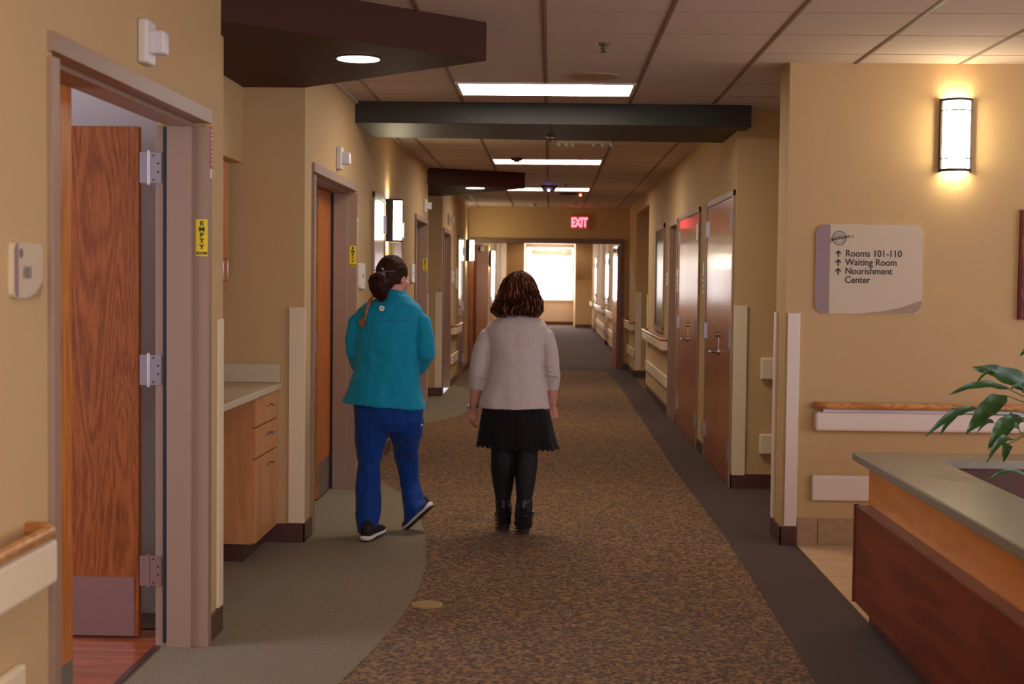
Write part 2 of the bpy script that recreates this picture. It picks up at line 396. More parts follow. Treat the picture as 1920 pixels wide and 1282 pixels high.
struct('trim_3', bm, ceilm, label='ceiling edge angle')

# walls
DT = 2.175
struct('wall_left', B(
    (-1.62, XL, -3.9, 4.03, 0, ZC), (-1.62, XL, 5.84, 6.10, 0, ZC), (-1.62, XL, 4.03, 5.84, DT, ZC),
    (-1.62, -1.50, 6.1, 6.42, 0, ZC), (-5.2, -1.5, 6.42, 6.5, 0, ZC)), wallp)
struct('wall_left', B((-2.22, -2.12, 6.5, 8.2, 0, ZC), (-2.22, XL, 8.2, 8.30, 0, ZC), (-1.62, XL, 8.30, 8.47, 0, ZC),
    (-1.62, XL, 8.47, 10.33, DT, ZC), (-1.62, XL, 10.33, 14.90, 0, ZC), (-1.62, XL, 14.90, 16.31, DT, ZC), (-1.62, XL, 16.31, 16.47, 0, ZC)), wallp)
struct('wall_left', B((-2.3, -2.2, 16.47, 18.7, 0, ZC), (-2.3, XL, 18.7, 18.82, 0, ZC), (-1.62, XL, 18.82, 18.86, 0, ZC), (-1.62, XL, 20.18, 24.9, 0, ZC),
    (-1.62, XL, 18.86, 20.18, DT, ZC), (-1.62, XL, 25.0, 50.2, 0, ZC)), wallp)
# white room behind door 1
bm = B((-5.2, -1.63, 6.40, 6.419, 0, ZC), (-5.3, -5.2, 3.0, 6.5, 0, ZC), (-5.2, -1.62, 2.9, 3.0, 0, ZC), (-1.64, -1.621, 3.0, 4.0, 0, ZC), (-1.64, -1.621, 4.0, 5.88, DT+0.04, ZC))
struct('wall_room', bm, wallf)
struct('floor_room', B((-5.2, -1.615, 3.0, 6.42, -0.1, 0.0)), woodfl, label='reddish wood floor inside room 101')
struct('floor_room', B((-1.9, -1.615, 8.4, 10.5, -0.1, -0.001)), woodfl)
struct('ceiling_room', B((-5.2, -1.62, 3.0, 6.42, ZC-0.02, ZC)), wallf)
struct('trim_4', B((-1.625, -1.60, 4.08, 5.80, 0.0, 0.008)), basem, label='threshold strip of room 101')
struct('wall_back', B((-2.4, -1.9, 8.31, 8.4, 0, ZC), (-2.0, -1.9, 8.4, 10.6, 0, ZC), (-2.0, -1.62, 10.5, 10.6, 0, ZC)), wallf)
# right side
struct('wall_right', B((XR, 6.0, 8.36, 8.70, 0, ZC)), wallp, label='tan wall with the lit sconce and directory sign')
struct('wall_right', B((XR, 5.0, 10.65, 10.77, 0, ZC), (XR, 1.58, 10.77, 15.46, 0, ZC), (XR, 1.58, 15.46, 16.38, DT, ZC), (XR, 1.58, 16.38, 20.0, 0, ZC),
    (XR, 1.58, 20.0, 22.9, 2.62, ZC), (XR, 2.6, 22.9, 23.0, 0, ZC), (XR, 1.58, 23.0, 24.9, 0, ZC), (2.5, 2.6, 19.9, 22.9, 0, ZC), (1.58, 2.5, 19.9, 20.0, 0, ZC),
    (1.7, 1.8, 15.3, 16.5, 0, ZC)), wallp)
struct('wall_right', B((XR, 1.58, 25.0, 50.2, 0, ZC)), wallp)
# header wall across the hall with the double door opening
struct('wall_back', B((XL, -1.40, 24.9, 25.0, 0, ZC), (-1.40, 1.28, 24.9, 25.0, 2.22, ZC), (1.28, XR, 24.9, 25.0, 0, ZC)), wallp)
struct('wall_end', B((XL, -0.86, 47.0, 50.1, 0, ZC), (0.84, XR, 47.0, 50.1, 0, ZC)), wallp)
struct('wall_end', B((-0.86, 0.84, 50.0, 50.1, 0, 0.87), (-0.86, 0.84, 50.0, 50.1, 2.74, ZC), (-0.859, 0.839, 49.99, 50.0, 0, 0.82)), mat('flare_pale_bay', rgb(214, 204, 200), 0.8))  # paler wall colour stands in for window flare around the bay
# window at the end
t = B((-0.86, 0.84, 49.94, 50.0, 0.82, 0.87), (-0.86, -0.82, 50.0, 50.08, 0.87, 2.74), (0.80, 0.84, 50.0, 50.08, 0.87, 2.74), (-0.62, -0.60, 50.0, 50.05, 0.87, 2.74), (-0.82, 0.80, 50.0, 50.08, 2.70, 2.74))
wn = struct('window_1', t, whitep, label='bright window at the far end of the hall')
gl = bpy.data.materials.new('window_glass'); gl.use_nodes = True
g_ = gl.node_tree.nodes['Principled BSDF']; g_.inputs['Transmission Weight'].default_value = 1; g_.inputs['Roughness'].default_value = 0; g_.inputs['IOR'].default_value = 1.0
obj('pane', B((-0.82, 0.80, 50.02, 50.026, 0.87, 2.70)), gl, wn)
struct('sky_backdrop', B((-3.5, 3.5, 52.0, 52.05, -0.5, 5.0)), sky, label='overexposed daylight outside the end window')

# baseboards (coved maroon) - near pieces wrap their corners
def base(name, *b): return struct(name, B(*b), basem, bevel=0.003)
base('baseboard_left', (XL, XL+0.012, 5.875, 6.112, 0.0, 0.11), (-1.5, XL+0.012, 6.10, 6.112, 0, 0.11))
base('baseboard_left', (-2.12, XL+0.012, 8.186, 8.2, 0.0, 0.11), (XL, XL+0.012, 8.186, 8.445, 0, 0.11))
base('baseboard_left', (XL, XL+0.012, 10.39, 11.33, 0, 0.11), (XL, XL+0.012, 12.12, 12.7, 0, 0.11), (XL, XL+0.012, 13.62, 14.87, 0, 0.11), (XL, XL+0.012, 16.36, 16.482, 0, 0.11))
base('baseboard_left', (-2.2, XL+0.012, 18.686, 18.7, 0, 0.11), (XL, XL+0.012, 18.686, 18.82, 0, 0.11), (XL, XL+0.012, 20.24, 21.86, 0, 0.11), (XL, XL+0.012, 23.2, 24.9, 0, 0.11), (XL, XL+0.012, 25.1, 47, 0, 0.11))
base('baseboard_right', (XR-0.012, 1.467, 8.346, 8.36, 0, 0.11), (XR-0.012, XR, 8.346, 8.714, 0, 0.11))
base('baseboard_right', (XR-0.012, 3.5, 10.636, 10.65, 0, 0.11), (XR-0.012, XR, 10.636, 10.67, 0, 0.11), (XR-0.012, XR, 12.56, 13.12, 0, 0.11), (XR-0.012, XR, 15.22, 15.42, 0, 0.11))
base('baseboard_right', (XR-0.012, XR, 16.43, 20.0, 0, 0.11), (XR-0.012, 2.4, 22.886, 22.9, 0, 0.11), (XR-0.012, XR, 22.886, 24.9, 0, 0.11), (1.29, XR, 24.886, 24.9, 0, 0.11), (XR-0.012, XR, 25.1, 47, 0, 0.11))
base('baseboard_end', (XL, -0.86, 46.986, 47, 0, 0.11), (0.84, XR, 46.986, 47, 0, 0.11), (-0.86, 0.84, 49.986, 50, 0, 0.11))
bm = bmesh.new(); bx = 1.47
for k in range(8): box(bm, bx+0.002, bx+(0.118 if k == 0 else 0.455), 8.348, 8.36, 0.006, 0.162); bx += 0.12 if k == 0 else 0.457
struct('baseboard_tile', bm, tileb, bevel=0.002, label='tan tile base under the sconce wall')

# soffits and beam
bm = bmesh.new(); prism(bm, [(XL, 6.10), (-0.33, 7.13), (-0.335, 7.16), (XL, 8.2), (-2.12, 8.2), (-2.12, 6.5), (-1.5, 6.42), (-1.5, 6.1)], 2.632, ZC)
struct('ceiling_soffit', bm, choco, bevel=0.004, label='chocolate brown angular soffit over the near alcove')
bm = bmesh.new(); prism(bm, [(XL, 16.35), (-0.31, 17.0), (-0.315, 17.03), (XL, 18.7), (-2.2, 18.7), (-2.2, 16.47)], 2.632, ZC)
struct('ceiling_soffit', bm, choco, bevel=0.004, label='smaller brown angular soffit further down the hall')
bm = bmesh.new(); prism(bm, [(XL, 10.30), (XR, 10.37), (XR+0.06, 10.37), (XR+0.06, 10.649), (XR, 10.649), (XR, 11.58), (XL, 11.36)], 2.665, ZC)
struct('beam', bm, beamm, bevel=0.004, label='grey green beam spanning the hall')
# alcove fascia above the wall cabinets
struct('wall_alcove', B((-2.12, -1.78, 6.5, 8.2, 2.20, 2.632)), wallp)

# ------------------------------------------------------------------ door frames
def frame_left(y0, y1, label, deep=-1.625, ztop=2.225):
    """pressed metal frame in the left wall; outer edges y0..y1"""
    t = thing('door_frame', label, 'door frame', (XL, (y0+y1)/2, 0))
    w = 0.05
    pr = lambda s, ye: [(deep, ye+s*0.012), (deep, ye+s*0.045), (-1.572, ye+s*0.045), (-1.572, ye+s*0.07), (-1.47, ye+s*0.07), (-1.47, ye+s*0.055), (-1.402, ye+s*0.055), (-1.402, ye), (XL, ye), (XL, ye+s*0.012)]
    for s, ye in ((1, y0), (-1, y1)):
        bm = bmesh.new(); pts = pr(s, ye)
        prism(bm, pts if s > 0 else pts[::-1], 0.002, ztop-0.0705)
        obj('jamb', bm, framem, t, bevel=0.0015)
    obj('head', B((-1.402, XL, y0, y1, ztop-0.055, ztop), (XL, -1.47, y0+0.012, y1-0.012, ztop-0.055, ztop-0.045), (-1.47, -1.57, y0+0.012, y1-0.012, ztop-0.07, ztop-0.045), (-1.57, deep, y0+0.012, y1-0.012, ztop-0.052, ztop-0.04)), framem, t)
    return t
f1 = frame_left(3.99, 5.875, 'taupe metal door frame of room 101, nearest on the left')
f2 = frame_left(8.445, 10.36, 'taupe metal door frame just past the near alcove, beside the woman in teal')
f3 = frame_left(14.88, 16.33, 'taupe metal door frame directly before the far alcove')
f4 = frame_left(18.83, 20.22, 'narrow taupe door frame directly past the far alcove')

def hinge(parent, x0, x1, y, z, h=0.115):
    a = B((x0, x1, y-0.003, y, z-h/2, z+h/2))
    cyl(a, (x0+(x1-x0)*0.42, y-0.003, z-h/2-0.008), (0, 0, 1), 0.0055, 0.0055, h+0.016, 10)
    for zz, xx in ((-0.4, 0.62), (-0.14, 0.86), (0.14, 0.86), (0.4, 0.62)):
        pass
    o = obj('hinge', a, steel, parent)
    s = bmesh.new()
    for zz, xx in ((-0.4, 0.64), (-0.14, 0.86), (0.14, 0.86), (0.4, 0.64)):
        cyl(s, (x0+(x1-x0)*xx, y-0.0031, z+zz*h), (0, -1, 0), 0.0045, 0.0045, 0.001, 10)
    obj('screw', s, bronze, o)
    return o
# room 101: open wide leaf + closed narrow leaf
t = thing('door', 'open oak veneer door of room 101 with steel kick plate and three hinges', 'door', (-2.3, 5.96, 0.01))
obj('leaf', B((-2.95, -1.727, 5.935, 5.98, 0.012, 2.165)), oak, t, bevel=0.002)
obj('kick_plate', B((-2.90, -1.745, 5.932, 5.9349, 0.015, 0.265)), steel, t)
for z in (1.985, 1.153, 0.317): hinge(t, -1.690, -1.600, 5.827, z, 0.125)
obj('gasket', B((-1.588, -1.5725, 5.806, 5.83, 0.02, 2.15)), gasket, f1)
t = thing('door', 'narrow closed oak leaf at the near jamb of room 101', 'door', (-1.64, 4.4, 0.01))
obj('leaf', B((-1.625, -1.580, 4.06, 4.67, 0.012, 2.16)), oaks, t, bevel=0.002)
obj('kick_plate', B((-1.5798, -1.577, 4.08, 4.66, 0.015, 0.262)), steel, t)
# frame stop shadow piece behind far jamb
# door 2 : closed orange leaf, slightly ajar at its far edge
t = thing('door', 'orange wood door set deep in its frame just past the near alcove', 'door', (-1.65, 9.4, 0.01))
obj('leaf', B((-1.632, -1.588, 9.74, 10.28, 0.012, 2.16)), orange, t, bevel=0.002)
obj('leaf_edge', B((-1.630, -1.590, 9.735, 9.7395, 0.012, 2.16)), oaks, t)
obj('kick_plate', B((-1.5878, -1.585, 9.77, 10.26, 0.015, 0.262)), steel, t)
for z in (2.02, 1.1, 0.2): obj('latch', B((-1.622, -1.598, 9.731, 9.7345, z-0.07, z+0.07)), steel, t, bevel=0.001)
obj('gasket', B((-1.588, -1.575, 10.285, 10.30, 0.02, 2.15)), gasket, t)
t = thing('door', 'recessed wood door in the third frame on the left', 'door', (-1.65, 15.6, 0.01))
obj('leaf', B((-1.635, -1.59, 14.94, 16.27, 0.012, 2.16)), framem, t)
t = thing('door', 'recessed brown door in the narrow frame past the far alcove', 'door', (-1.65, 19.5, 0.01))
obj('leaf', B((-1.635, -1.59, 18.9, 20.16, 0.012, 2.16)), orange, t)

# flush glossy closet doors
def closet(side, y0, y1, label, double=True, ztop=2.235, handle='far'):
    s = 1 if side == 'right' else -1
    X = XR if side == 'right' else XL
    t = thing('closet_door', label, 'door', (X, (y0+y1)/2, 0))
    xo = X - s*0.016
    obj('frame', B((X, xo, y0, y0+0.045, 0.0, ztop), (X, xo, y1-0.045, y1, 0.0, ztop), (X, xo, y0, y1, ztop-0.045, ztop)), framem, t, bevel=0.002)
    xi = X - s*0.012
    ym = (y0+y1)/2
    spans = ((y0+0.05, ym-0.002), (ym+0.002, y1-0.05)) if double else ((y0+0.05, y1-0.05),)
    for a, b in spans: obj('leaf', B((X, xi, a, b, 0.014, ztop-0.05)), cherry, t, bevel=0.001)
    ys = (y0+0.05, y1-0.05) if double else (y1-0.05,)
    for yy in ys:
        for z in (2.0, 1.12, 0.26):
            h = B((xi, xo-s*0.004, yy-0.022, yy+0.022, z-0.065, z+0.065))
            cyl(h, (xo-s*0.009, yy, z-0.075), (0, 0, 1), 0.009, 0.009, 0.15, 10)
            obj('hinge', h, steel, t)
    yh = ym - 0.09 if double else y0+0.13
    if double or handle:
        h = bmesh.new(); cyl(h, (xi, yh, 0.98), (-s, 0, 0), 0.028, 0.026, 0.012, 20); cyl(h, (xi, yh, 0.98), (-s, 0, 0), 0.011, 0.011, 0.06, 12)
        tube(h, [(xi-s*0.055, yh, 0.98), (xi-s*0.058, yh+0.04, 0.98), (xi-s*0.055, yh+0.12, 0.978)], [0.011, 0.010, 0.008], 10)
        cyl(h, (xi, yh, 1.12), (-s, 0, 0), 0.024, 0.022, 0.022, 18)
        box(h, xi, xi-s*0.004, yh-0.012, yh+0.012, 0.98, 1.12)
        obj('handle', h, steel, t, smooth=False)
    return t
closet('right', 10.70, 12.53, 'glossy cherry double closet door nearest on the right wall')
closet('right', 13.14, 15.2, 'glossy cherry double closet door second along the right wall')
closet('left', 11.33, 12.12, 'narrow glossy cherry closet door on the left, behind the ponytailed woman', False)
closet('left', 12.72, 13.6, 'narrow glossy cherry closet door just past the first left sconce', False)
closet('left', 21.9, 23.2, 'glossy closet door on the left wall near the exit header', False)
closet('left', 31.0, 32.3, 'distant glossy closet door on the left beyond the double doors', False)
closet('left', 34.2, 36.4, 'farthest glossy door on the left wall beyond the double doors', False)
closet('right', 33.2, 35.2, 'distant glossy double door on the right beyond the double doors')
closet('right', 41.8, 43.6, 'farthest glossy double door on the right near the end window')
# recessed doorway C on right
t = thing('door_frame', 'recessed taupe doorway on the right between closet and interior window', 'door frame', (XR, 15.9, 0))
obj('jamb', B((XR-0.016, 1.58, 15.42, 15.475, 0, 2.17)), framem, t)
obj('jamb', B((XR-0.016, 1.58, 16.37, 16.425, 0, 2.17)), framem, t)
obj('head', B((XR-0.016, 1.58, 15.42, 16.425, 2.17, 2.225)), framem, t)
t2 = thing('door', 'shadowed wood door inside the recessed right doorway', 'door', (1.64, 15.9, 0.01))
obj('leaf', B((1.59, 1.63, 15.4, 16.44, 0.01, 2.17)), cherry, t2)
# interior window on the right
wn = struct('window_2', B((XR-0.016, XR, 17.2, 17.26, 0.96, 2.25), (XR-0.016, XR, 18.5, 18.56, 0.96, 2.25), (XR-0.016, XR, 17.2, 18.56, 2.19, 2.25), (XR-0.03, XR, 17.2, 18.56, 0.93, 0.99)), framem, label='tall interior window with taupe frame on the right wall')
obj('pane', B((XR-0.006, XR, 17.26, 18.5, 0.99, 2.19)), glassd, wn)

# double doors at the header wall
t = thing('door_frame', 'wide brown frame of the double doors under the exit sign', 'door frame', (0, 24.9, 0))
brn = mat('brown_frame', rgb(120, 84, 66), 0.45)
obj('jamb', B((-1.40, -1.33, 24.86, 25.02, 0, 2.19)), brn, t)
obj('jamb', B((1.22, 1.29, 24.86, 25.02, 0, 2.19)), brn, t)
obj('head', B((-1.40, 1.29, 24.86, 25.02, 2.19, 2.27)), brn, t)
def swing(label, x0, y0, x1, y1, mt):
    t = thing('door', label, 'door', (x0, y0, 0.01))
    d = Vector((x1-x0, y1-y0, 0)); n = Vector((-d.y, d.x, 0)).normalized()*0.022
    a = Vector((x0, y0, 0)); b = Vector((x1, y1, 0))
    bm = bmesh.new(); prism(bm, [(q.x, q.y) for q in (a-n, b-n, b+n, a+n)], 0.012, 2.165)
    obj('leaf', bm, mt, t)
    c = a+d*0.18
    ar = bmesh.new(); s = 1 if x0 < 0 else -1
    q = a+d*0.3 - n*0
    box(ar, q.x+s*0.03, q.x+s*0.09, q.y-0.12, q.y+0.12, 2.05, 2.13)
    obj('closer', ar, whitep, t)
    return t
swing('brown hall door leaf held open on the left under the exit header', -1.31, 25.03, -1.16, 26.2, cherry)
swing('brown hall door leaf held open on the right under the exit header', 1.20, 25.03, 1.185, 26.2, cherry)
t = obj('door_stop_edge', B((-1.405, -1.335, 24.845, 24.859, 0.0, 2.2)), orange); tag(t, 'orange wood edge strip at the left jamb of the double doors', 'trim strip')

# ------------------------------------------------------------------ wall equipment
def handrail(side, y0, y1, label, X=None, z=0.85, wood_=True, cz=(0.70, 0.82), grp='handrails along the hall'):
    s = 1 if side == 'right' else -1
    X = XR if side == 'right' else XL
    t = thing('handrail', label, 'handrail', (X, (y0+y1)/2, 0.7))
    xo = X - s*0.085
    obj('crash_cover', B((X, xo, y0, y1, cz[0], cz[1])), cream, t, bevel=0.012)
    obj('bracket', B((X, X-s*0.06, y0+0.02, y1-0.02, cz[1], z-0.02)), steel, t)
    w = bmesh.new()
    tube(w, [(X, y0+0.01, z), (X-s*0.04, y0+0.005, z), (X-s*0.07, y0+0.02, z), (X-s*0.082, y0+0.06, z), (X-s*0.082, (y0+y1)/2, z), (X-s*0.082, y1-0.06, z), (X-s*0.06, y1-0.01, z), (X, y1-0.01, z)], 0.019, 12)
    obj('rail', w, railw, t, smooth=True)
    t['group'] = grp
    return t
def bumper(side, y0, y1, label, z0=0.31, z1=0.45):
    s = 1 if side == 'right' else -1
    X = XR if side == 'right' else XL
    o = obj('wall_bumper', B((X, X-s*0.03, y0, y1, z0, z1)), cream, bevel=0.01)
    return tag(o, label, 'wall bumper', 'low wall bumpers')
handrail('left', 1.5, 3.83, 'wooden handrail on cream crash cover, nearest on the left before room 101', cz=(0.70, 0.822), z=0.848)
bumper('left', 1.5, 3.74, 'low cream bumper under the nearest left handrail', 0.36, 0.50)
handrail('right', 16.43, 19.9, 'wood handrail on cream cover under the right interior window', z=0.875, cz=(0.745, 0.85))
bumper('right', 16.43, 19.95, 'low cream bumper under the handrail below the right interior window')
handrail('right', 23.0, 24.8, 'short handrail between the right opening and the double doors', z=0.875, cz=(0.745, 0.85))
bumper('right', 23.0, 24.8, 'low bumper beside the right jamb of the double doors')
handrail('left', 20.4, 21.8, 'handrail on the left wall past the far alcove', z=0.875, cz=(0.745, 0.85))
bumper('left', 20.4, 21.8, 'low cream bumper on the left wall past the far alcove')
handrail('right', 29.3, 32.9, 'handrail on the right wall, first beyond the double doors', z=0.875, cz=(0.745, 0.85))
handrail('right', 35.5, 41.4, 'handrail on the right wall, second beyond the double doors', z=0.875, cz=(0.745, 0.85))
handrail('right', 43.9, 46.8, 'farthest handrail on the right wall by the end window', z=0.875, cz=(0.745, 0.85))
bumper('right', 29.3, 32.9, 'low bumper on the right wall, first beyond the double doors')
bumper('right', 35.5, 41.4, 'low bumper on the right wall, second beyond the double doors')
handrail('left', 25.5, 30.6, 'handrail on the left wall beyond the double doors', z=0.875, cz=(0.745, 0.85))

# sconce wall handrail + bumper
t = thing('handrail', 'long wooden handrail over cream crash cover on the sconce wall behind the plant', 'handrail', (3, 8.33, 0.68), 'handrails along the hall')
obj('crash_cover', B((1.553, 5.8, 8.28, 8.36, 0.685, 0.795)), creamw, t, bevel=0.016)
obj('bracket', B((1.60, 5.8, 8.30, 8.36, 0.795, 0.815)), steel, t)
w = bmesh.new(); tube(w, [(1.57, 8.36, 0.832), (1.565, 8.32, 0.832), (1.59, 8.285, 0.832), (1.64, 8.278, 0.832), (3, 8.278, 0.832), (5.8, 8.278, 0.832)], 0.021, 12)
obj('rail', w, railw, t, smooth=True)
o = obj('wall_bumper', B((1.548, 5.8, 8.33, 8.36, 0.268, 0.42)), creamw, bevel=0.012); tag(o, 'low cream bumper on the sconce wall beside the desk', 'wall bumper', 'low wall bumpers')
# side corridor bumpers
for z0, z1, la in ((0.82, 0.985, 'upper'), (0.26, 0.415, 'lower')):
    o = obj('wall_bumper', B((1.578, 3.6, 10.61, 10.65, z0, z1)), cream, bevel=0.012)
    tag(o, la+' cream bumper on the side corridor wall right of the near closet', 'wall bumper')

def cguard(label, wings, mt=cream):
    t = thing('corner_guard', label, 'corner guard', ((wings[0][0]+wings[0][1])/2, (wings[0][2]+wings[0][3])/2, wings[0][4]))
    for w in wings: obj('wing', B(w), mt, t, bevel=0.003)
    return t
cguard('cream corner guard at the end of the nearest left wall', [(XL, XL+0.014, 6.03, 6.10, 0.115, 1.36), (XL-0.07, XL+0.014, 6.10, 6.114, 0.115, 1.36)])
cguard('wide cream corner guard at the far side of the near alcove', [(XL-0.085, XL+0.010, 8.182, 8.2, 0.115, 1.37)])
cguard('cream corner guard before the far alcove', [(XL, XL+0.014, 16.38, 16.47, 0.115, 1.37)])
cguard('cream corner guard at the far side of the far alcove', [(XL-0.085, XL+0.01, 18.682, 18.7, 0.115, 1.37)])
cguard('wide pale corner guard on the sconce wall corner', [(XR+0.012, XR+0.085, 8.345, 8.36, 0.115, 1.366)], creamw)
cguard('narrow pale guard on the hall edge of the sconce wall', [(XR-0.014, XR, 8.61, 8.70, 0.115, 1.366)], creamw)
cguard('cream corner guard between near closet and side corridor', [(XR-0.004, XR+0.095, 10.634, 10.65, 0.1, 1.37)])
cguard('cream corner guard at the opening past the interior window', [(XR-0.014, XR, 19.9, 20.0, 0.115, 1.37)])
cguard('cream corner guard on the far side of the right opening', [(XR-0.0, XR+0.10, 22.885, 22.9, 0.115, 1.37)])

# nurse call dome lights
def call_light(y, label, z=2.335):
    t = thing('call_light', label, 'call light', (XL, y, z), 'nurse call lights over the left doors')
    obj('housing', B((XL, XL+0.035, y-0.055, y+0.055, z-0.075, z+0.075)), whitep, t, bevel=0.008)
    obj('lens', B((XL+0.03, XL+0.085, y-0.025, y+0.04, z-0.04, z+0.04)), lensm, t, bevel=0.008)
    return t
call_light(4.92, 'white call light box above the room 101 door', 2.345)
call_light(9.45, 'white call light box above the second left door')
call_light(15.95, 'white call light box above the third left door', 2.36)
call_light(19.7, 'white call light box above the fourth left door', 2.37)

# EMPTY ROOM labels and red strips
def empty_label(x, y, z, label, w=0.05, h=0.152):
    t = thing('paper_label', label, 'label', (x, y, z), 'yellow empty room labels')
    obj('sheet', B((x-w/2, x+w/2, y-0.0012, y, z-h/2, z+h/2)), yel, t)
    text('lettering', 'E\nM\nP\nT\nY', 0.0255, (x, y-0.0018, z+0.010), 'front', ink, t, space=0.94, bold=0.0010, sx=1.2)
    text('lettering', 'ROOM', 0.0145, (x, y-0.0018, z-h/2+0.012), 'front', ink, t, bold=0.0006)
    return t
def red_label(y, z, label):
    t = thing('warning_strip', label, 'label', (-1.40, y, z), 'red strips on the door frames')
    obj('strip', B((-1.402, -1.4005, y-0.018, y+0.018, z-0.075, z+0.098)), redl, t)
    obj('tab', B((-1.402, -1.4005, y-0.016, y+0.016, z-0.115, z-0.077)), whitep, t)
    s = bmesh.new()
    for k in range(9):
        zz = z-0.06+k*0.017; box(s, -1.4006, -1.3998, y-0.010+0.004*(k % 2), y+0.010-0.003*(k % 3), zz, zz+0.008)
    obj('mark', s, whitep, t)
empty_label(-1.431, 5.8185, 1.70, 'yellow EMPTY ROOM label on the far jamb of room 101')
empty_label(-1.431, 10.3035, 1.70, 'yellow EMPTY ROOM label on the second left door jamb')
empty_label(-1.431, 16.2735, 1.70, 'yellow EMPTY ROOM label on the third left door jamb')
red_label(5.853, 2.06, 'red and white strip at the top of the room 101 frame')
red_label(10.338, 2.06, 'red and white strip at the top of the second left frame')

# small wall plates (edge-on room signs)
def plate_left(y, z, label, h=0.17, w=0.15):
    t = thing('room_sign', label, 'sign', (XL, y, z), 'small room signs')
    bm = bmesh.new(); plate(bm, lambda u, v, d: (XL+d, u, v), rrect(y-w/2, y+w/2, z-h/2, z+h/2, 0.02), 0.018)
    obj('panel', bm, whitep, t)
    obj('mark', B((XL+0.0181, XL+0.019, y-0.03, y+0.03, z-0.01, z+0.012)), inkg, t)
plate_left(10.66, 1.56, 'white room sign just past the second left door frame', 0.19, 0.26)
plate_left(14.6, 1.60, 'white room sign before the third left door frame', 0.19, 0.3)
plate_left(20.7, 1.58, 'white room sign past the narrow frame on the left')
plate_left(21.55, 1.55, 'tall white sign near the glossy far left closet', 0.32)
def plate_right(y, z0, z1, label, w=0.10):
    t = thing('door_tag', label, 'sign', (XR, y, z0), 'sign plates on the right wall')
    bm = bmesh.new(); plate(bm, lambda u, v, d: (XR-d, u, v), rrect(y-w/2, y+w/2, z0, z1, 0.012), 0.014); obj('panel', bm, whitep, t)
    z = z0+0.03
    mk = bmesh.new()
    for k in range(3): box(mk, XR-0.0152, XR-0.0141, y-0.025, y+0.025, z+k*0.05, z+k*0.05+0.028)
    obj('mark', mk, ink, t)
plate_right(12.72, 1.44, 1.72, 'white sign plate between the two right closets')
plate_right(15.31, 1.44, 1.68, 'white sign plate past the second right closet')
plate_right(16.75, 1.50, 1.66, 'white sign plate before the right interior window')

# room 101 sign
t = thing('room_sign', 'cream room sign reading 101 beside the nearest left door', 'sign', (XL, 3.81, 1.48), 'small room signs')
y0, y1, z0, z1 = 3.70, 3.912, 1.478, 1.625
fn = lambda o_: (lambda u, v, d: (XL+o_+d, u, v))
bm = bmesh.new(); plate(bm, fn(0), rrect(y0, y1, z0, z1, 0.018), 0.014); obj('panel', bm, signf, t)
bm = bmesh.new(); plate(bm, fn(0.014), [p for p in rrect(y0+0.001, y0+0.05, z0+0.001, z1-0.001, 0.017) if p[0] < y0+0.03] + [(y0+0.03, z0+0.001)], 0.001)
bm = bmesh.new(); plate(bm, fn(0.014), [(y0+0.032, z0+0.002), (y0+0.032, z1-0.002), (y0+0.018, z1-0.002), (y0+0.003, z1-0.018), (y0+0.003, z0+0.018), (y0+0.018, z0+0.002)], 0.001); obj('side_band', bm, signm, t)
bm = bmesh.new(); plate(bm, fn(0.014), [(y0+0.10, z0+0.001), (y1-0.018, z0+0.001), (y1-0.002, z0+0.018), (y1-0.002, z0+0.045), (y1-0.03, z0+0.025), (y1-0.06, z0+0.01)], 0.001); obj('corner_sweep', bm, signt, t)
bm = bmesh.new(); cyl(bm, (XL+0.014, y0+0.052, z1-0.028), (1, 0, 0), 0.013, 0.013, 0.001, 20); obj('emblem', bm, inkg, t)
text('lettering', '101', 0.046, (XL+0.0155, y0+0.094, z0+0.066), 'left', inkg, t, bold=0.0006)

# directory sign on the sconce wall
t = thing('directory_sign', 'large cream wayfinding sign listing rooms 101-110 under the lit sconce', 'sign', (1.856, 8.36, 1.366))
x0, x1, z0, z1 = 1.546, 2.168, 1.366, 1.887
bm = bmesh.new(); plate(bm, lambda u, v, d: (u, 8.36-d, v), rrect(x0, x1, z0, z1, 0.06, 8), 0.014); obj('panel', bm, signf, t)
rr = rrect(x0+0.002, x1-0.002, z0+0.002, z1-0.002, 0.058, 8)
band = [p for p in rr if p[0] < x0+0.07]
bm = bmesh.new(); plate(bm, lambda u, v, d: (u, 8.3458-d, v), [(x0+0.083, z1-0.002)] + band + [(x0+0.083, z0+0.002)], 0.001); obj('side_band', bm, signm, t)
sw = [(x0+0.25, z0+0.003), (x0+0.4, z0+0.018), (x0+0.5, z0+0.04), (x1-0.003, z0+0.083)]
bm = bmesh.new(); plate(bm, lambda u, v, d: (u, 8.3458-d, v), sw + [(x1-0.003, z0+0.05), (x1-0.02, z0+0.02), (x1-0.05, z0+0.004)], 0.001); obj('corner_sweep', bm, signt, t)
lx = 1.718
for k, s_ in enumerate(('Rooms 101-110', 'Waiting Room', 'Nourishment', 'Center')):
    text('lettering', s_, 0.0545, (lx, 8.344, 1.7165-k*0.051), 'front', ink, t, 'LEFT', sx=0.93, bold=0.0004)
for k in range(3):
    a = bmesh.new(); zc = 1.7165-k*0.051; xc = 1.678
    plate(a, lambda u, v, d: (u, 8.3448-d, v), [(xc-0.004, zc-0.02), (xc+0.004, zc-0.02), (xc+0.004, zc+0.004), (xc+0.016, zc-0.004), (xc+0.016, zc+0.004), (xc, zc+0.02), (xc-0.016, zc+0.004), (xc-0.016, zc-0.004), (xc-0.004, zc+0.004)], 0.001)
    obj('arrow', a, ink, t)
bm = bmesh.new()
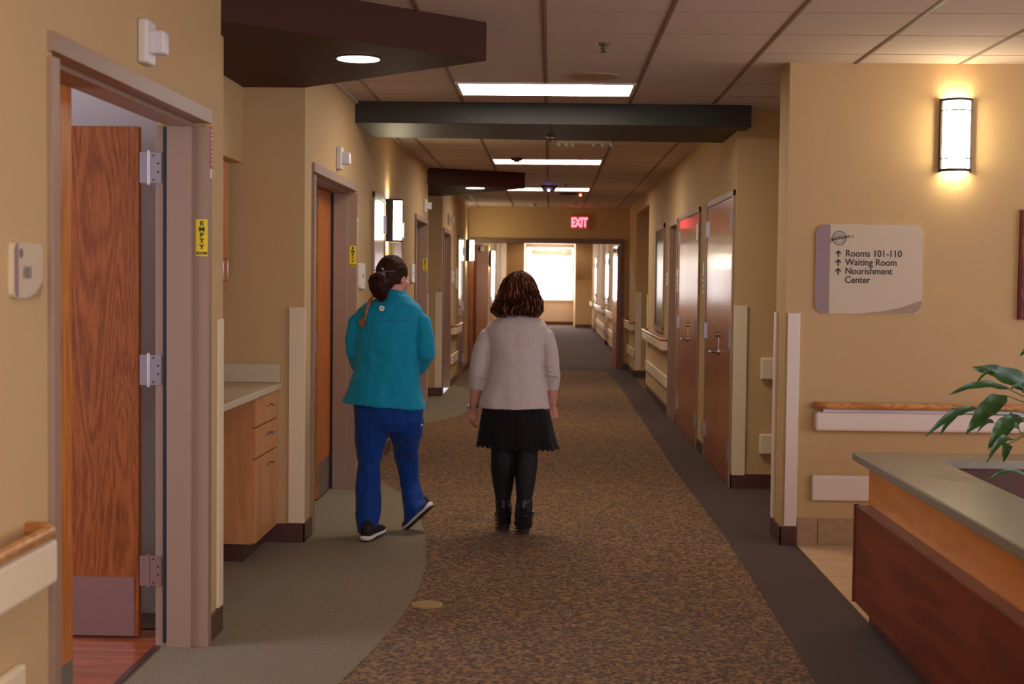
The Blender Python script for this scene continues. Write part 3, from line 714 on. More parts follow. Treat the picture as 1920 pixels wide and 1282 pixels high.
for r0, r1 in ((0.036, 0.042), (0.024, 0.027)):
    n = 40
    for i in range(n):
        a, b = 2*math.pi*i/n, 2*math.pi*(i+1)/n
        q = [(1.682+r*math.cos(g), 1.806+r*math.sin(g)) for r, g in ((r0, a), (r1, a), (r1, b), (r0, b))]
        plate(bm, lambda u, v, d: (u, 8.3448-d, v), q, 0.001)
obj('emblem_ring', bm, inkg, t)
text('emblem_script', 'welham', 0.034, (1.682, 8.343, 1.808), 'front', ink, t, rot=R(10), shear=0.3)
bm = bmesh.new()
tube(bm, [(1.735, 8.343, 1.822), (1.748, 8.343, 1.812), (1.758, 8.343, 1.812), (1.763, 8.343, 1.82), (1.758, 8.343, 1.824)], 0.0012, 6)
obj('emblem_flourish', bm, ink, t); bm = bmesh.new()
tube(bm, [(1.632, 8.343, 1.80), (1.64, 8.343, 1.806), (1.648, 8.343, 1.80), (1.636, 8.343, 1.785), (1.622, 8.343, 1.778)], 0.0014, 6)
obj('emblem_flourish', bm, ink, t)

# sconces: half-cylinder lens in a bronze frame
def sconce(cx, cy, z0, z1, face, label, w=0.176, sd=0.03):
    t = thing('wall_sconce', label, 'wall lamp', (cx, cy, z0), 'lit wall sconces')
    def tr(u, d, z): # u along wall, d out of wall
        return {'front': (cx+u, cy-d, z), 'left': (cx+d, cy+u, z), 'right': (cx-d, cy+u, z)}[face]
    n = 14; dep = 0.085 + (sd-0.03)
    def half(r, dd, z): return [Vector(tr(r*math.cos(math.pi*i/n), 0.015+dd*math.sin(math.pi*i/n), z)) for i in range(n+1)]
    bm = bmesh.new(); rw = w/2-0.010
    a = [[bm.verts.new(p) for p in half(rw, dep-0.006, z)] for z in (z0+0.012, z1-0.012)]
    for i in range(n): bm.faces.new([a[0][i], a[0][i+1], a[1][i+1], a[1][i]])
    bm.faces.new(a[0]); bm.faces.new(a[1])
    obj('lens', bm, sconce_m, t, smooth=False)
    def hoop(zc, h, dd=0.0):
        b = bmesh.new(); R_ = []
        for r, d2, z in ((w/2, dep+dd, zc-h/2), (w/2, dep+dd, zc+h/2), (w/2-0.008, dep-0.006+dd, zc+h/2), (w/2-0.008, dep-0.006+dd, zc-h/2)):
            R_.append([b.verts.new(p) for p in half(r, d2, z)])
        for k in range(4):
            p, q = R_[k], R_[(k+1) % 4]
            for i in range(n): b.faces.new([p[i], p[i+1], q[i+1], q[i]])
        return b
    for zc, h in ((z0+0.008, 0.016), (z1-0.008, 0.014), (z0+0.075, 0.006), (z1-0.07, 0.006)):
        obj('band', hoop(zc, h), bronze, t)
    for u in (-w/2-0.004, w/2-0.008):
        b = bmesh.new(); p = [tr(u, 0, z0), tr(u+0.012, sd, z1)]
        box(b, p[0][0], p[1][0], p[0][1], p[1][1], p[0][2], p[1][2])
        obj('side_frame', b, bronze, t)
    return t
sconce(2.338, 8.36, 2.195, 2.615, 'front', 'bright half-round wall sconce above the directory sign')
sconce(XL, 2.55, 1.85, 2.22, 'left', 'added unseen wall sconce on the nearest left wall before room 101', w=0.20, sd=0.065)  # unseen sconce added to brighten the near end of the left wall
sconce(XL, 12.36, 1.86, 2.23, 'left', 'lit wall sconce on the left above the ponytailed woman', w=0.20, sd=0.065)
sconce(XL, 24.1, 1.85, 2.22, 'left', 'lit sconce at the far left corner before the double doors', w=0.20, sd=0.065)
sconce(XL, 33.2, 1.85, 2.22, 'left', 'distant lit sconce on the left beyond the double doors', w=0.20, sd=0.065)

# painting at the right edge
t = thing('painting', 'red and dark canvas at the right edge of the sconce wall', 'painting', (3.1, 8.34, 1.35))
obj('frame', B((2.722, 3.5, 8.325, 8.36, 1.345, 1.98)), mat('dark_red_edge', rgb(90, 24, 20), 0.5), t)
cv = wood('abstract_canvas', rgb(70, 14, 22), rgb(196, 70, 28), 0.6, (2, 2, 3), 1.2, rings=1.5)
obj('canvas', B((2.73, 3.49, 8.320, 8.3249, 1.355, 1.97)), cv, t)

# ------------------------------------------------------------------ ceiling fittings
def troffer(y, label, x0=-0.632, x1=0.546, dy=0.60, far=False):
    t = thing('ceiling_light', label, 'ceiling light', (-0.043, y, ZC-0.01), 'fluorescent ceiling panels down the hall')
    obj('frame', B((x0, x1, y, y+0.02, ZC-0.012, ZC), (x0, x1, y+dy-0.02, y+dy, ZC-0.012, ZC), (x0, x0+0.02, y+0.02, y+dy-0.02, ZC-0.012, ZC), (x1-0.02, x1, y+0.02, y+dy-0.02, ZC-0.012, ZC)), whitep, t)
    obj('lens', B((x0+0.02, x1-0.02, y+0.02, y+dy-0.02, ZC-0.007, ZC-0.002)), lampc, t)
    return t
troffer(9.26, 'nearest bright ceiling panel, in front of the beam')
troffer(15.03, 'bright ceiling panel just beyond the beam')
troffer(19.62, 'bright ceiling panel partly behind the brown soffit and dome device')
troffer(30.5, 'ceiling panel beyond the double doors, nearer one')
troffer(45.2, 'added unseen ceiling panel beyond the double doors, last before the end window')  # added out of sight, like the next three, to brighten the far hall
troffer(26.6, 'added unseen ceiling panel directly beyond the double doors')
troffer(34.5, 'added unseen ceiling panel midway along the hall beyond the double doors')
troffer(42.0, 'added unseen ceiling panel next to last before the end window')
troffer(38.5, 'ceiling panel beyond the double doors, farther one')
troffer(1.2, 'added unseen lobby ceiling panel above the camera')  # this and the next two are unseen panels added to light the foreground
troffer(-2.2, 'added unseen lobby ceiling panel behind the camera')
troffer(2.4, 'added unseen lobby ceiling panel over the reception desk', 3.0, 4.2)
def downlight(x, y, label, r=0.105):
    t = thing('downlight', label, 'ceiling light', (x, y, 2.62), 'round downlights in the brown soffits')
    bm = bmesh.new(); cyl(bm, (x, y, 2.632), (0, 0, -1), r+0.012, r+0.010, 0.004, 36); obj('rim', bm, bronze, t)
    bm = bmesh.new(); cyl(bm, (x, y, 2.6279), (0, 0, -1), r, r, 0.002, 36); obj('lens', bm, lampd, t)
downlight(-0.965, 7.1, 'round lit downlight in the near brown soffit')
downlight(-0.90, 16.95, 'round lit downlight in the far brown soffit', 0.11)
def sprinkler(x, y, z, label):
    t = thing('fire_sprinkler', label, 'sprinkler', (x, y, z-0.06), 'ceiling sprinkler heads')
    bm = bmesh.new(); cyl(bm, (x, y, z), (0, 0, -1), 0.040, 0.032, 0.008, 24); obj('escutcheon', bm, steel, t)
    bm = bmesh.new(); cyl(bm, (x, y, z-0.008), (0, 0, -1), 0.007, 0.004, 0.035, 10)
    for s in (-1, 1): tube(bm, [(x+s*0.006, y, z-0.01), (x+s*0.014, y, z-0.025), (x+s*0.003, y, z-0.043)], 0.002, 6)
    obj('stem', bm, bronze, t)
    bm = bmesh.new(); cyl(bm, (x, y, z-0.044), (0, 0, -1), 0.016, 0.016, 0.002, 16); obj('deflector', bm, bronze, t)
sprinkler(0.272, 7.75, ZC, 'sprinkler head on the ceiling nearest the camera')
sprinkler(-0.01, 11.2, 2.665, 'sprinkler head under the grey green beam')
sprinkler(0.33, 15.75, ZC, 'sprinkler head beside the second ceiling panel')
sprinkler(0.19, 18.8, ZC, 'sprinkler head in front of the third ceiling panel')
sprinkler(0.407, 23.1, ZC, 'sprinkler head just before the exit header')
bm = bmesh.new(); cyl(bm, (0.255, 8.96, ZC), (0, 0, -1), 0.165, 0.160, 0.008, 40)
t = obj('ceiling_speaker', bm, mat('tan_grille', rgb(170, 140, 108), 0.6)); tag(t, 'round tan speaker cover on the ceiling by the first light panel', 'speaker')
bm = bmesh.new(); cyl(bm, (0.255, 8.96, ZC-0.008), (0, 0, -1), 0.008, 0.006, 0.006, 12); tt = obj('screw', bm, bronze, t)
# blue-lit dome device
t = thing('dome_device', 'dark domed ceiling device with a blue light before the third panel', 'ceiling device', (-0.02, 17.9, ZC-0.1))
bm = bmesh.new(); cyl(bm, (-0.03, 19.2, ZC), (0, 0, -1), 0.12, 0.11, 0.03, 28); obj('base', bm, bronze, t)
bm = bmesh.new(); ell(bm, (-0.03, 19.2, ZC-0.035), 0.10, 0.10, 0.06); obj('dome', bm, framem, t, smooth=True)
bm = bmesh.new(); ell(bm, (-0.03, 19.10, ZC-0.075), 0.014, 0.014, 0.014); obj('led', bm, bluem, t, smooth=True)
# clear multi-lens lamp bar just past the beam
t = thing('zone_lamp', 'small bar of clear lenses on the ceiling just past the beam', 'indicator light', (0.3, 13.1, ZC-0.05))
obj('base', B((0.06, 0.56, 13.1, 13.16, ZC-0.02, ZC)), whitep, t)
for dx in (0.02, 0.09, 0.15, 0.34, 0.42, 0.50):
    bm = bmesh.new(); ell(bm, (0.05+dx, 13.12, ZC-0.028), 0.02, 0.02, 0.024, n=12); obj('lens', bm, lensm, t, smooth=True)
# smoke detectors
for x, y, la, mt_ in ((-0.363, 14.95, 'dark smoke detector against the second ceiling panel', bronze), (-0.292, 23.87, 'white smoke detector before the exit header', whitep)):
    t = thing('smoke_detector', la, 'smoke detector', (x, y, ZC-0.05))
    bm = bmesh.new(); cyl(bm, (x, y, ZC), (0, 0, -1), 0.065, 0.055, 0.03, 24); obj('body', bm, mt_, t)
    bm = bmesh.new(); cyl(bm, (x, y, ZC-0.03), (0, 0, -1), 0.035, 0.025, 0.015, 20); obj('sensor', bm, mt_, t)
t = thing('air_vent', 'dark oval ceiling fitting with a painted red exit sign glint beyond the third panel', 'ceiling device', (0.33, 20.9, ZC-0.04))
bm = bmesh.new(); cyl(bm, (0.3, 20.95, ZC), (0, 0, -1), 0.2, 0.17, 0.025, 32); obj('body', bm, bronze, t)
bm = bmesh.new(); ell(bm, (0.43, 20.82, ZC-0.03), 0.022, 0.022, 0.02, n=12); obj('led', bm, redglint, t)  # glowing red dot stands in for the exit sign's reflection

# exit sign
t = thing('exit_sign', 'red glowing EXIT sign on the header over the double doors', 'exit sign', (0.50, 24.87, 2.42))
obj('housing', B((0.335, 0.665, 24.85, 24.9, 2.425, 2.675)), exitb, t, bevel=0.006)
text('lettering', 'EXIT', 0.22, (0.50, 24.848, 2.55), 'front', exitm, t, sx=0.62, bold=0.009)
# hanging waiting room sign
t = thing('hanging_sign', 'cream Waiting Room sign hanging before the end window', 'sign', (0.05, 46, 2.34))
obj('board', B((-0.60, 0.70, 45.99, 46.02, 2.335, 2.575)), signf, t)
text('lettering', 'Waiting Room', 0.16, (-0.12, 45.985, 2.455), 'front', inkg, t)
obj('hanger', B((-0.5, -0.49, 46, 46.01, 2.575, ZC), (0.58, 0.59, 46, 46.01, 2.575, ZC)), steel, t)
# small wall emblem on the end wall
bm = bmesh.new(); tube(bm, [(0.95+0.06*math.cos(a*0.5), 46.985, 1.68+0.07*math.sin(a*0.5)) for a in range(12)], 0.008, 6); tube(bm, [(0.93, 46.985, 1.63), (1.0, 46.985, 1.60), (1.1, 46.985, 1.62), (1.14, 46.985, 1.66)], 0.008, 6)
o = obj('wall_emblem', bm, inkg); tag(o, 'faint grey script emblem on the end wall right of the window', 'emblem')

# floor outlet
t = thing('floor_outlet', 'round brass floor outlet cover on the carpet', 'floor outlet', (-0.563, 6.66, 0.002))
bm = bmesh.new(); cyl(bm, (-0.563, 6.66, 0.0), (0, 0, 1), 0.077, 0.072, 0.006, 40); obj('rim', bm, brass, t)
bm = bmesh.new()
for k in range(-4, 5): box(bm, -0.563-math.sqrt(0.06**2-(k*0.013)**2), -0.563+math.sqrt(0.06**2-(k*0.013)**2), 6.66+k*0.013-0.003, 6.66+k*0.013+0.003, 0.006, 0.008)
obj('ribs', bm, brass, t)

# ------------------------------------------------------------------ alcove furniture
t = thing('base_cabinet', 'maple base cabinet with two drawers and a door in the near alcove', 'cabinet', (-1.85, 7.88, 0))
obj('carcass', B((-2.11, -1.59, 7.58, 8.19, 0.10, 0.893)), cabw, t)
obj('toe_kick', B((-2.11, -1.64, 7.60, 8.19, 0.0, 0.10)), basem, t)
def pull(parent, y, z, L=0.10, x=-1.57):
    bm = bmesh.new(); tube(bm, [(x, y-L/2, z), (x+0.026, y-L/2, z), (x+0.03, y-L/2+0.01, z), (x+0.03, y+L/2-0.01, z), (x+0.026, y+L/2, z), (x, y+L/2, z)], 0.0042, 8)
    obj('handle', bm, steel, parent, smooth=True)
for z0, z1, nm in ((0.735, 0.885, 'drawer'), (0.565, 0.728, 'drawer'), (0.105, 0.558, 'cabinet_door')):
    d = obj(nm, B((-1.59, -1.571, 7.583, 8.185, z0, z1)), cabw, t, bevel=0.002)
    pull(d, 7.92, z1-0.06)
o = obj('cabinet_run', B((-2.11, -1.66, 6.52, 6.56, 0, 0.893)), cabw); tag(o, 'maple end panel under the near end of the alcove counter', 'panel')
t = thing('countertop', 'speckled cream laminate counter in the near alcove', 'countertop', (-1.83, 7.3, 0.895))
obj('slab', B((-2.115, -1.548, 6.51, 8.198, 0.895, 0.932)), lam, t, bevel=0.006)
obj('backsplash', B((-2.0, -1.56, 8.178, 8.199, 0.933, 1.04)), lam, t, bevel=0.003)
t = thing('wall_cabinet', 'maple wall cabinet with paired wire handles in the near alcove', 'cabinet', (-1.98, 7.4, 1.47))
obj('carcass', B((-2.11, -1.865, 6.52, 8.15, 1.475, 2.199)), cabw, t)
for a, b in ((6.53, 7.32), (7.33, 8.145)):
    d = obj('cabinet_door', B((-1.865, -1.846, a, b, 1.48, 2.195)), cabw, t, bevel=0.002)
for yy in (8.02, 7.93) if False else ():
    pass
for yy in (7.87, 7.98):
    bm = bmesh.new(); x = -1.846; tube(bm, [(x, yy, 1.52), (x+0.026, yy, 1.52), (x+0.03, yy, 1.53), (x+0.03, yy, 1.63), (x+0.026, yy, 1.64), (x, yy, 1.64)], 0.0042, 8); obj('handle', bm, steel, t, smooth=True)

# ------------------------------------------------------------------ reception desk
t = thing('reception_desk', 'reception desk with grey stone top and dark red panel at lower right', 'desk', (1.6, 5, 0))
bm = bmesh.new()
prism(bm, [(1.393, 2.2), (1.72, 2.2), (1.72, 6.26), (4.2, 6.26), (4.2, 6.52), (1.393, 6.52)], 0.735, 0.774)
obj('countertop', bm, stone, t, bevel=0.006)
bm = bmesh.new(); prism(bm, [(1.445, 2.2), (1.47, 2.2), (1.47, 6.36), (4.2, 6.36), (4.2, 6.40), (1.445, 6.40)], 0.10, 0.735); obj('apron', bm, apronm, t)
obj('front_panel', B((1.382, 1.444, 2.2, 6.37, 0.118, 0.553)), mahog, t, bevel=0.004)
obj('panel_end_cap', B((1.376, 1.400, 6.371, 6.385, 0.116, 0.556)), mahog, t)
bm = bmesh.new(); prism(bm, [(1.463, 2.2), (1.49, 2.2), (1.49, 6.40), (4.1, 6.40), (4.1, 6.42), (1.463, 6.42)], 0.0, 0.118); obj('kick_base', bm, basem, t)
obj('inner_panel', B((1.66, 1.70, 2.2, 6.28, 0.0, 0.735), (1.66, 4.2, 6.28, 6.34, 0.0, 0.735)), mat('shade_dark_inner_panel', rgb(74, 36, 24), 0.5), t)  # darker brown puts the shade inside the desk into the colour
obj('worktop', B((1.70, 2.3, 2.2, 6.28, 0.50, 0.53)), apronm, t)

# ------------------------------------------------------------------ plant
t = thing('potted_plant', 'leafy green potted plant on the reception desk at the right edge', 'plant', (2.30, 6.39, 0.775))
pc = Vector((2.30, 6.39, 0.775))
bm = bmesh.new(); rings(bm, [hsec(pc.x, pc.y, pc.z+z, r, r, 28) for z, r in ((0, 0.07), (0.09, 0.095), (0.13, 0.10), (0.135, 0.092), (0.115, 0.088))]); obj('pot', bm, potm, t, smooth=True)
bm = bmesh.new(); cyl(bm, (pc.x, pc.y, pc.z+0.10), (0, 0, 1), 0.088, 0.085, 0.018, 24); obj('soil', bm, soil, t)
def leaf(bs, tip, w, sag=0.03, tw=0.3, seed=0):
    bs, tip = Vector(bs), Vector(tip); rnd = random.Random(seed)
    bm = bmesh.new(); d = tip-bs; n = 14
    side = d.cross(Vector((0, -1, 0.25))).normalized()
    side = (side + Vector((0, tw, 0))).normalized()
    up = side.cross(d).normalized()
    if up.z < 0: up = -up
    rows = []
    for i in range(n+1):
        s = i/n; c = bs + d*s + Vector((0, 0, 1))*sag*math.sin(math.pi*s)
        wd = w*0.5*(math.sin(math.pi*min(1, s**0.75))**0.8 if 0 < s < 1 else 0.02)
        wv = 0.010*math.sin(s*19+seed)*min(1, w*12)
        rows.append([bm.verts.new(c + side*wd*k + up*(abs(k)*wd*0.35+wv*abs(k))) for k in (-1, -0.5, 0, 0.5, 1)])
    for a, b in zip(rows, rows[1:]):
        for k in range(4): bm.faces.new([a[k], a[k+1], b[k+1], b[k]])
    return bm
LV = [((1955, 742), (1822, 688), 46, 6.30), ((1893, 730), (1777, 741), 20, 6.15), ((1872, 703), (1826, 728), 10, 6.25), ((1888, 742), (1811, 815), 44, 6.05),
      ((1833, 764), (1734, 820), 20, 6.0), ((1812, 776), (1763, 816), 24, 6.1), ((1900, 783), (1853, 842), 36, 6.05), ((1915, 785), (1881, 822), 34, 6.2),
      ((1900, 824), (1849, 869), 19, 6.0), ((1892, 832), (1881, 868), 24, 6.1), ((1868, 796), (1831, 812), 12, 6.2), ((1932, 898), (1845, 907), 12, 5.8),
      ((1940, 652), (1913, 668), 18, 6.25), ((1925, 742), (1893, 731), 16, 6.2), ((1940, 765), (1902, 728), 30, 6.25), ((1960, 800), (1925, 760), 40, 6.3),
      ((1915, 812), (1875, 800), 18, 6.1), ((1985, 700), (2060, 640), 50, 6.4), ((1990, 740), (2080, 720), 50, 6.4), ((1985, 780), (2070, 810), 44, 6.3), ((1970, 690), (1985, 600), 44, 6.4), ((2000, 760), (2040, 840), 40, 6.2), ((1940, 700), (1930, 620), 34, 6.45)]
hub = Vector((2.30, 6.39, 0.90))
for k, (b_, p_, w_, Y_) in enumerate(LV):
    a = P(b_[0], b_[1], Y_+0.1); e = P(p_[0], p_[1], Y_)
    lf = obj('leaf', leaf(a, e, w_*0.8*Y_/FPX, 0.02+0.012*(k % 3), 0.25+0.2*(k % 2), k), leafm, t, smooth=True)
    mid = (hub+a)/2 + Vector((0, 0, 0.03))
    bm = bmesh.new(); tube(bm, [hub + Vector((random.uniform(-.02, .02), random.uniform(-.02, .02), 0)), mid, a], [0.004, 0.003, 0.0022], 6)
    obj('stem', bm, stemm, t, smooth=True)
# ------------------------------------------------------------------ people
def sec(Y, py, x0, x1, ry, dy=0.0, n=28, tiltpx=0.0, pw=2.15, wob=0.0, k=9, ph=0.0):
    """horizontal ring whose silhouette runs from pixel x0 to x1 at row py when standing at depth Y"""
    a, b = P(x0, py, Y), P(x1, py+tiltpx, Y)
    rx = (b.x-a.x)/2
    return hsec((a.x+b.x)/2, Y+dy, (a.z+b.z)/2, rx, ry, n, pw, (b.z-a.z)/(2*rx), wob, k, ph)
def px(Y, *pts): return [P(x, y, Y+d) for x, y, d in pts]
def mrad(Y, *r): return [q*Y/FPX for q in r]
def head(bm, c, yaw, s=1.0, pitch=0.0):
    """skull, jaw, nose, ears, brow and lips; c is the centre of the skull, face towards +y turned by -yaw"""
    M = Matrix.Translation(Vector(c)) @ Matrix.Rotation(-yaw, 4, 'Z') @ Matrix.Rotation(pitch, 4, 'X') @ Matrix.Scale(s, 4)
    def e(p, r, n=16): bmesh.ops.create_uvsphere(bm, u_segments=n, v_segments=n//2+2, radius=1, matrix=M @ Matrix.Translation(Vector(p)) @ Matrix.Diagonal((r[0], r[1], r[2], 1)))
    e((0, -0.008, 0.02), (0.076, 0.095, 0.088), 24)
    e((0, 0.030, -0.035), (0.060, 0.062, 0.075), 20)
    e((0, 0.055, -0.085), (0.034, 0.034, 0.026))
    e((0, 0.094, -0.020), (0.011, 0.018, 0.024)); e((0, 0.104, -0.034), (0.014, 0.013, 0.010))
    e((0, 0.083, -0.060), (0.024, 0.010, 0.010))
    for q in (-1, 1):
        e((q*0.077, 0.008, -0.018), (0.009, 0.018, 0.032)); e((q*0.040, 0.070, -0.035), (0.022, 0.018, 0.020))
        e((q*0.032, 0.080, 0.016), (0.020, 0.010, 0.006))
    return M
def face(parent, M):
    for q in (-1, 1):
        bm = bmesh.new(); bmesh.ops.create_uvsphere(bm, u_segments=12, v_segments=8, radius=0.011, matrix=M @ Matrix.Translation((q*0.031, 0.080, 0.002)))
        e = obj('eye', bm, eyew, parent, smooth=True)
        bm = bmesh.new(); bmesh.ops.create_uvsphere(bm, u_segments=10, v_segments=6, radius=0.005, matrix=M @ Matrix.Translation((q*0.031, 0.0885, 0.002))); obj('iris', bm, hair_d, e, smooth=True)
    bm = bmesh.new(); bmesh.ops.create_uvsphere(bm, u_segments=12, v_segments=8, radius=1, matrix=M @ Matrix.Translation((0, 0.091, -0.060)) @ Matrix.Diagonal((0.020, 0.005, 0.006, 1))); obj('lips', bm, lipm, parent, smooth=True)
def hand(bm, wrist, dirv, palm_n, side, size=1.0, curl=0.5, spread=0.10):
    """palm, four unequal bent fingers and a thumb; dirv points to the fingers, palm_n is the way the palm faces, side=+1 when the thumb lies on dirv x palm_n"""
    d = Vector(dirv).normalized(); n_ = Vector(palm_n); n_ = (n_ - d*n_.dot(d)).normalized(); s_ = d.cross(n_).normalized()*side
    w = Vector(wrist)
    def T(a, b, c): return w + (d*a + s_*b + n_*c)*size
    tube(bm, [T(-0.03, 0, 0), T(0, 0, 0), T(0.03, 0.004, 0), T(0.065, 0.004, 0), T(0.088, 0, 0.002)], [(0.024*size, 0.019*size), (0.025*size, 0.018*size), (0.034*size, 0.017*size), (0.040*size, 0.015*size), (0.036*size, 0.012*size)], 14)
    L_ = ((0.030, 0.068, 0.0078), (0.010, 0.076, 0.0082), (-0.011, 0.071, 0.0078), (-0.030, 0.056, 0.0068))
    for k, (b, l, r) in enumerate(L_):
        cu = curl*(1+0.12*k); a0 = T(0.078, b*0.95, 0.0); ang = 0.18*cu; pos = Vector((0.080, 0.0)); pts = [a0]
        for seg in (0.45, 0.31, 0.24):
            ang += cu*0.75*(0.55 if seg == 0.45 else 1.0); pos = pos + Vector((math.cos(ang), math.sin(ang)))*l*seg
            pts.append(T(pos.x, b*(1+spread*(pos.x-0.08)*20), pos.y))
        tube(bm, pts, [r*size, r*size, r*0.92*size, r*0.75*size], 9)
    tube(bm, [T(0.015, 0.022, 0.004), T(0.040, 0.042, 0.016), T(0.064, 0.050, 0.026), T(0.084, 0.048, 0.034)], [0.013*size, 0.0105*size, 0.009*size, 0.0072*size], 9)
def strand(bm, pts, r):
    n = len(pts); tube(bm, pts, [r*(0.55+0.45*math.sin(math.pi*min(1, 0.25+i/n*0.75))) if i < n-1 else r*0.2 for i in range(n)], 5)

# ---- woman in teal jacket, mid-stride
YN = 8.45
nurse = thing('person', 'person with dark ponytail in teal jacket and blue scrub trousers, walking away', 'person', (-1.0, YN, 0))
bm = bmesh.new()
hc = P(738, 519, YN+0.03)
MN = head(bm, hc, R(42), 1.0, R(-4))
nk = P(741, 560, YN+0.02)
tube(bm, [hc+Vector((0, 0, -0.03)), nk, nk+Vector((-0.01, 0, -0.08))], [(0.052, 0.055), (0.055, 0.056), (0.075, 0.065)], 18)
rings(bm, [sec(YN, 572, 705, 765, 0.06), sec(YN, 590, 692, 772, 0.085), sec(YN, 640, 686, 776, 0.10), sec(YN, 700, 686, 776, 0.10), sec(YN, 750, 680, 782, 0.10), sec(YN, 785, 680, 780, 0.10)])
la = px(YN, (676, 582, 0), (664, 622, 0.0), (664, 662, 0.03), (676, 690, 0.17), (690, 700, 0.27))
ra = px(YN, (784, 582, 0), (796, 622, 0.0), (800, 660, 0.02), (786, 692, 0.16), (766, 702, 0.27))
for a in (la, ra): tube(bm, a, mrad(YN, 8, 9, 9, 8.5, 7.5), 14)
hand(bm, la[-1], (0.5, 0.7, -0.1), (0.2, 0, -1), -1, 0.95, 0.6); hand(bm, ra[-1], (-0.5, 0.7, -0.1), (-0.2, 0, -1), 1, 0.95, 0.6)
tube(bm, px(YN, (697, 790, 0), (694, 870, 0.02), (690, 950, -0.06), (690, 1000, -0.12)), mrad(YN, 19, 13, 10, 8), 16)
tube(bm, px(YN, (757, 790, 0), (763, 850, 0.15), (768, 900, 0.21), (776, 935, 0.16), (778, 958, 0.12)), mrad(YN, 18, 13, 11, 9, 7), 16)
body = bake(obj('body', bm, skin, nurse), 0.006, 3)
face(nurse, MN)
# jacket
bm = bmesh.new()
S_ = [(549, 724, 764, 0.070, 2), (556, 716, 771, 0.080, 2), (562, 700, 778, 0.090, 3), (568, 684, 786, 0.100, 3), (578, 672, 792, 0.112, 2), (592, 668, 793, 0.122, 0), (615, 668, 790, 0.128, 0), (650, 668, 786, 0.130, 0), (685, 665, 785, 0.130, 2), (715, 656, 788, 0.140, 6), (738, 648, 794, 0.150, 11), (750, 641, 798, 0.156, 15), (753, 641, 798, 0.156, 15)]
R_ = [sec(YN, py, a, b, ry, 0.0, 48, tl, 2.2, (0.012 if py > 640 else 0)*((py-600)/150), 7, 0.6) for py, a, b, ry, tl in S_]
rings(bm, R_)
la2 = px(YN, (690, 586, 0), (667, 604, -0.005), (662, 636, 0.0), (664, 662, 0.02), (672, 684, 0.12), (682, 694, 0.20))
ra2 = px(YN, (773, 586, 0), (790, 604, -0.01), (796, 634, -0.02), (797, 660, -0.01), (788, 684, 0.10), (776, 694, 0.20))
tube(bm, la2, mrad(YN, 13, 16, 15, 15, 15, 14), 18)
tube(bm, ra2, mrad(YN, 15, 19, 19, 20, 17, 15), 18)
jk = bake(obj('jacket', bm, teal, nurse), 0.007, 5, (0.09, 0.016, 1))
# collar, yoke seam, badge
bm = bmesh.new()
rings(bm, [hsec(nk.x, nk.y+0.0, P(745, py, YN).z, r, r*0.98, 30, 2, -0.12) for py, r in ((562, 0.083), (550, 0.072), (543, 0.070), (543, 0.064), (556, 0.062))], False)
col = obj('collar', bm, teal, jk, smooth=True); ORG[col.name] = ORG[nurse.name]; 
bm = bmesh.new(); c = P(716, 578, YN-0.128); cyl(bm, c+Vector((0, 0, 0)), (0, -1, 0.1), 0.0165, 0.0165, 0.004, 24); bd = obj('badge', bm, whitep, jk)
bm = bmesh.new(); cyl(bm, c+Vector((0, -0.004, 0)), (0, -1, 0.1), 0.006, 0.003, 0.002, 3); obj('badge_mark', bm, bronze, jk)
bm = bmesh.new(); tube(bm, [P(x, 598+3*math.sin((x-676)/110*3.1), YN-0.128*math.sqrt(max(0.05, 1-((x-729)/64)**2))-0.0) for x in range(676, 784, 6)], 0.0028, 6); obj('yoke_seam', bm, teal, jk, smooth=True)
# trousers
bm = bmesh.new()
rings(bm, [sec(YN, 735, 668, 788, 0.12, 0, 32), sec(YN, 765, 662, 794, 0.135, 0, 32), sec(YN, 790, 663, 793, 0.130, 0, 32), sec(YN, 806, 667, 791, 0.115, 0.01, 32)])
def leg(rows):
    return [hsec((P(a, py, Y).x+P(b, py, Y).x)/2, Y, P((a+b)/2, py, Y).z, (P(b, py, Y).x-P(a, py, Y).x)/2, ry, 28, 2.1, 0, 0.03, 5, py*0.05) for py, a, b, Y, ry in rows]
rings(bm, leg([(785, 664, 733, YN, 0.115), (808, 666, 731, YN, 0.112), (830, 667, 724, YN+0.01, 0.10), (867, 670, 714, YN+0.02, 0.085), (900, 666, 713, YN, 0.08), (935, 666, 714, YN-0.04, 0.085), (965, 667, 713, YN-0.08, 0.09), (996, 670, 708, YN-0.12, 0.088)]))
rings(bm, leg([(785, 727, 795, YN, 0.115), (808, 729, 792, YN+0.03, 0.112), (840, 737, 786, YN+0.12, 0.095), (867, 743, 785, YN+0.20, 0.085), (900, 750, 787, YN+0.22, 0.08), (935, 755, 795, YN+0.16, 0.085)]) + [hsec((P(756, 955, YN+0.12).x+P(799, 955, YN+0.12).x)/2, YN+0.12, P(778, 952, YN+0.12).z, 0.069, 0.085, 28, 2.1, 0.55, 0.03, 5, 1.0), hsec((P(757, 965, YN+0.12).x+P(797, 965, YN+0.12).x)/2, YN+0.12, P(778, 967, YN+0.12).z, 0.062, 0.085, 28, 2.1, 1.05, 0.03, 5, 1.4)])
tr_ = bake(obj('trousers', bm, navy, nurse), 0.008, 4, (0.10, 0.018, 1))
bm = bmesh.new(); c = P(788, 795, YN-0.02); box(bm, c.x-0.02, c.x+0.012, c.y-0.06, c.y+0.05, c.z-0.16, c.z+0.02)
pk = bmesh.new(); c = P(791, 796, YN-0.06); box(pk, c.x-0.006, c.x+0.006, c.y-0.004, c.y, c.z-0.006, c.z+0.004); obj('pocket_tag', pk, whitep, nurse); bm.free()
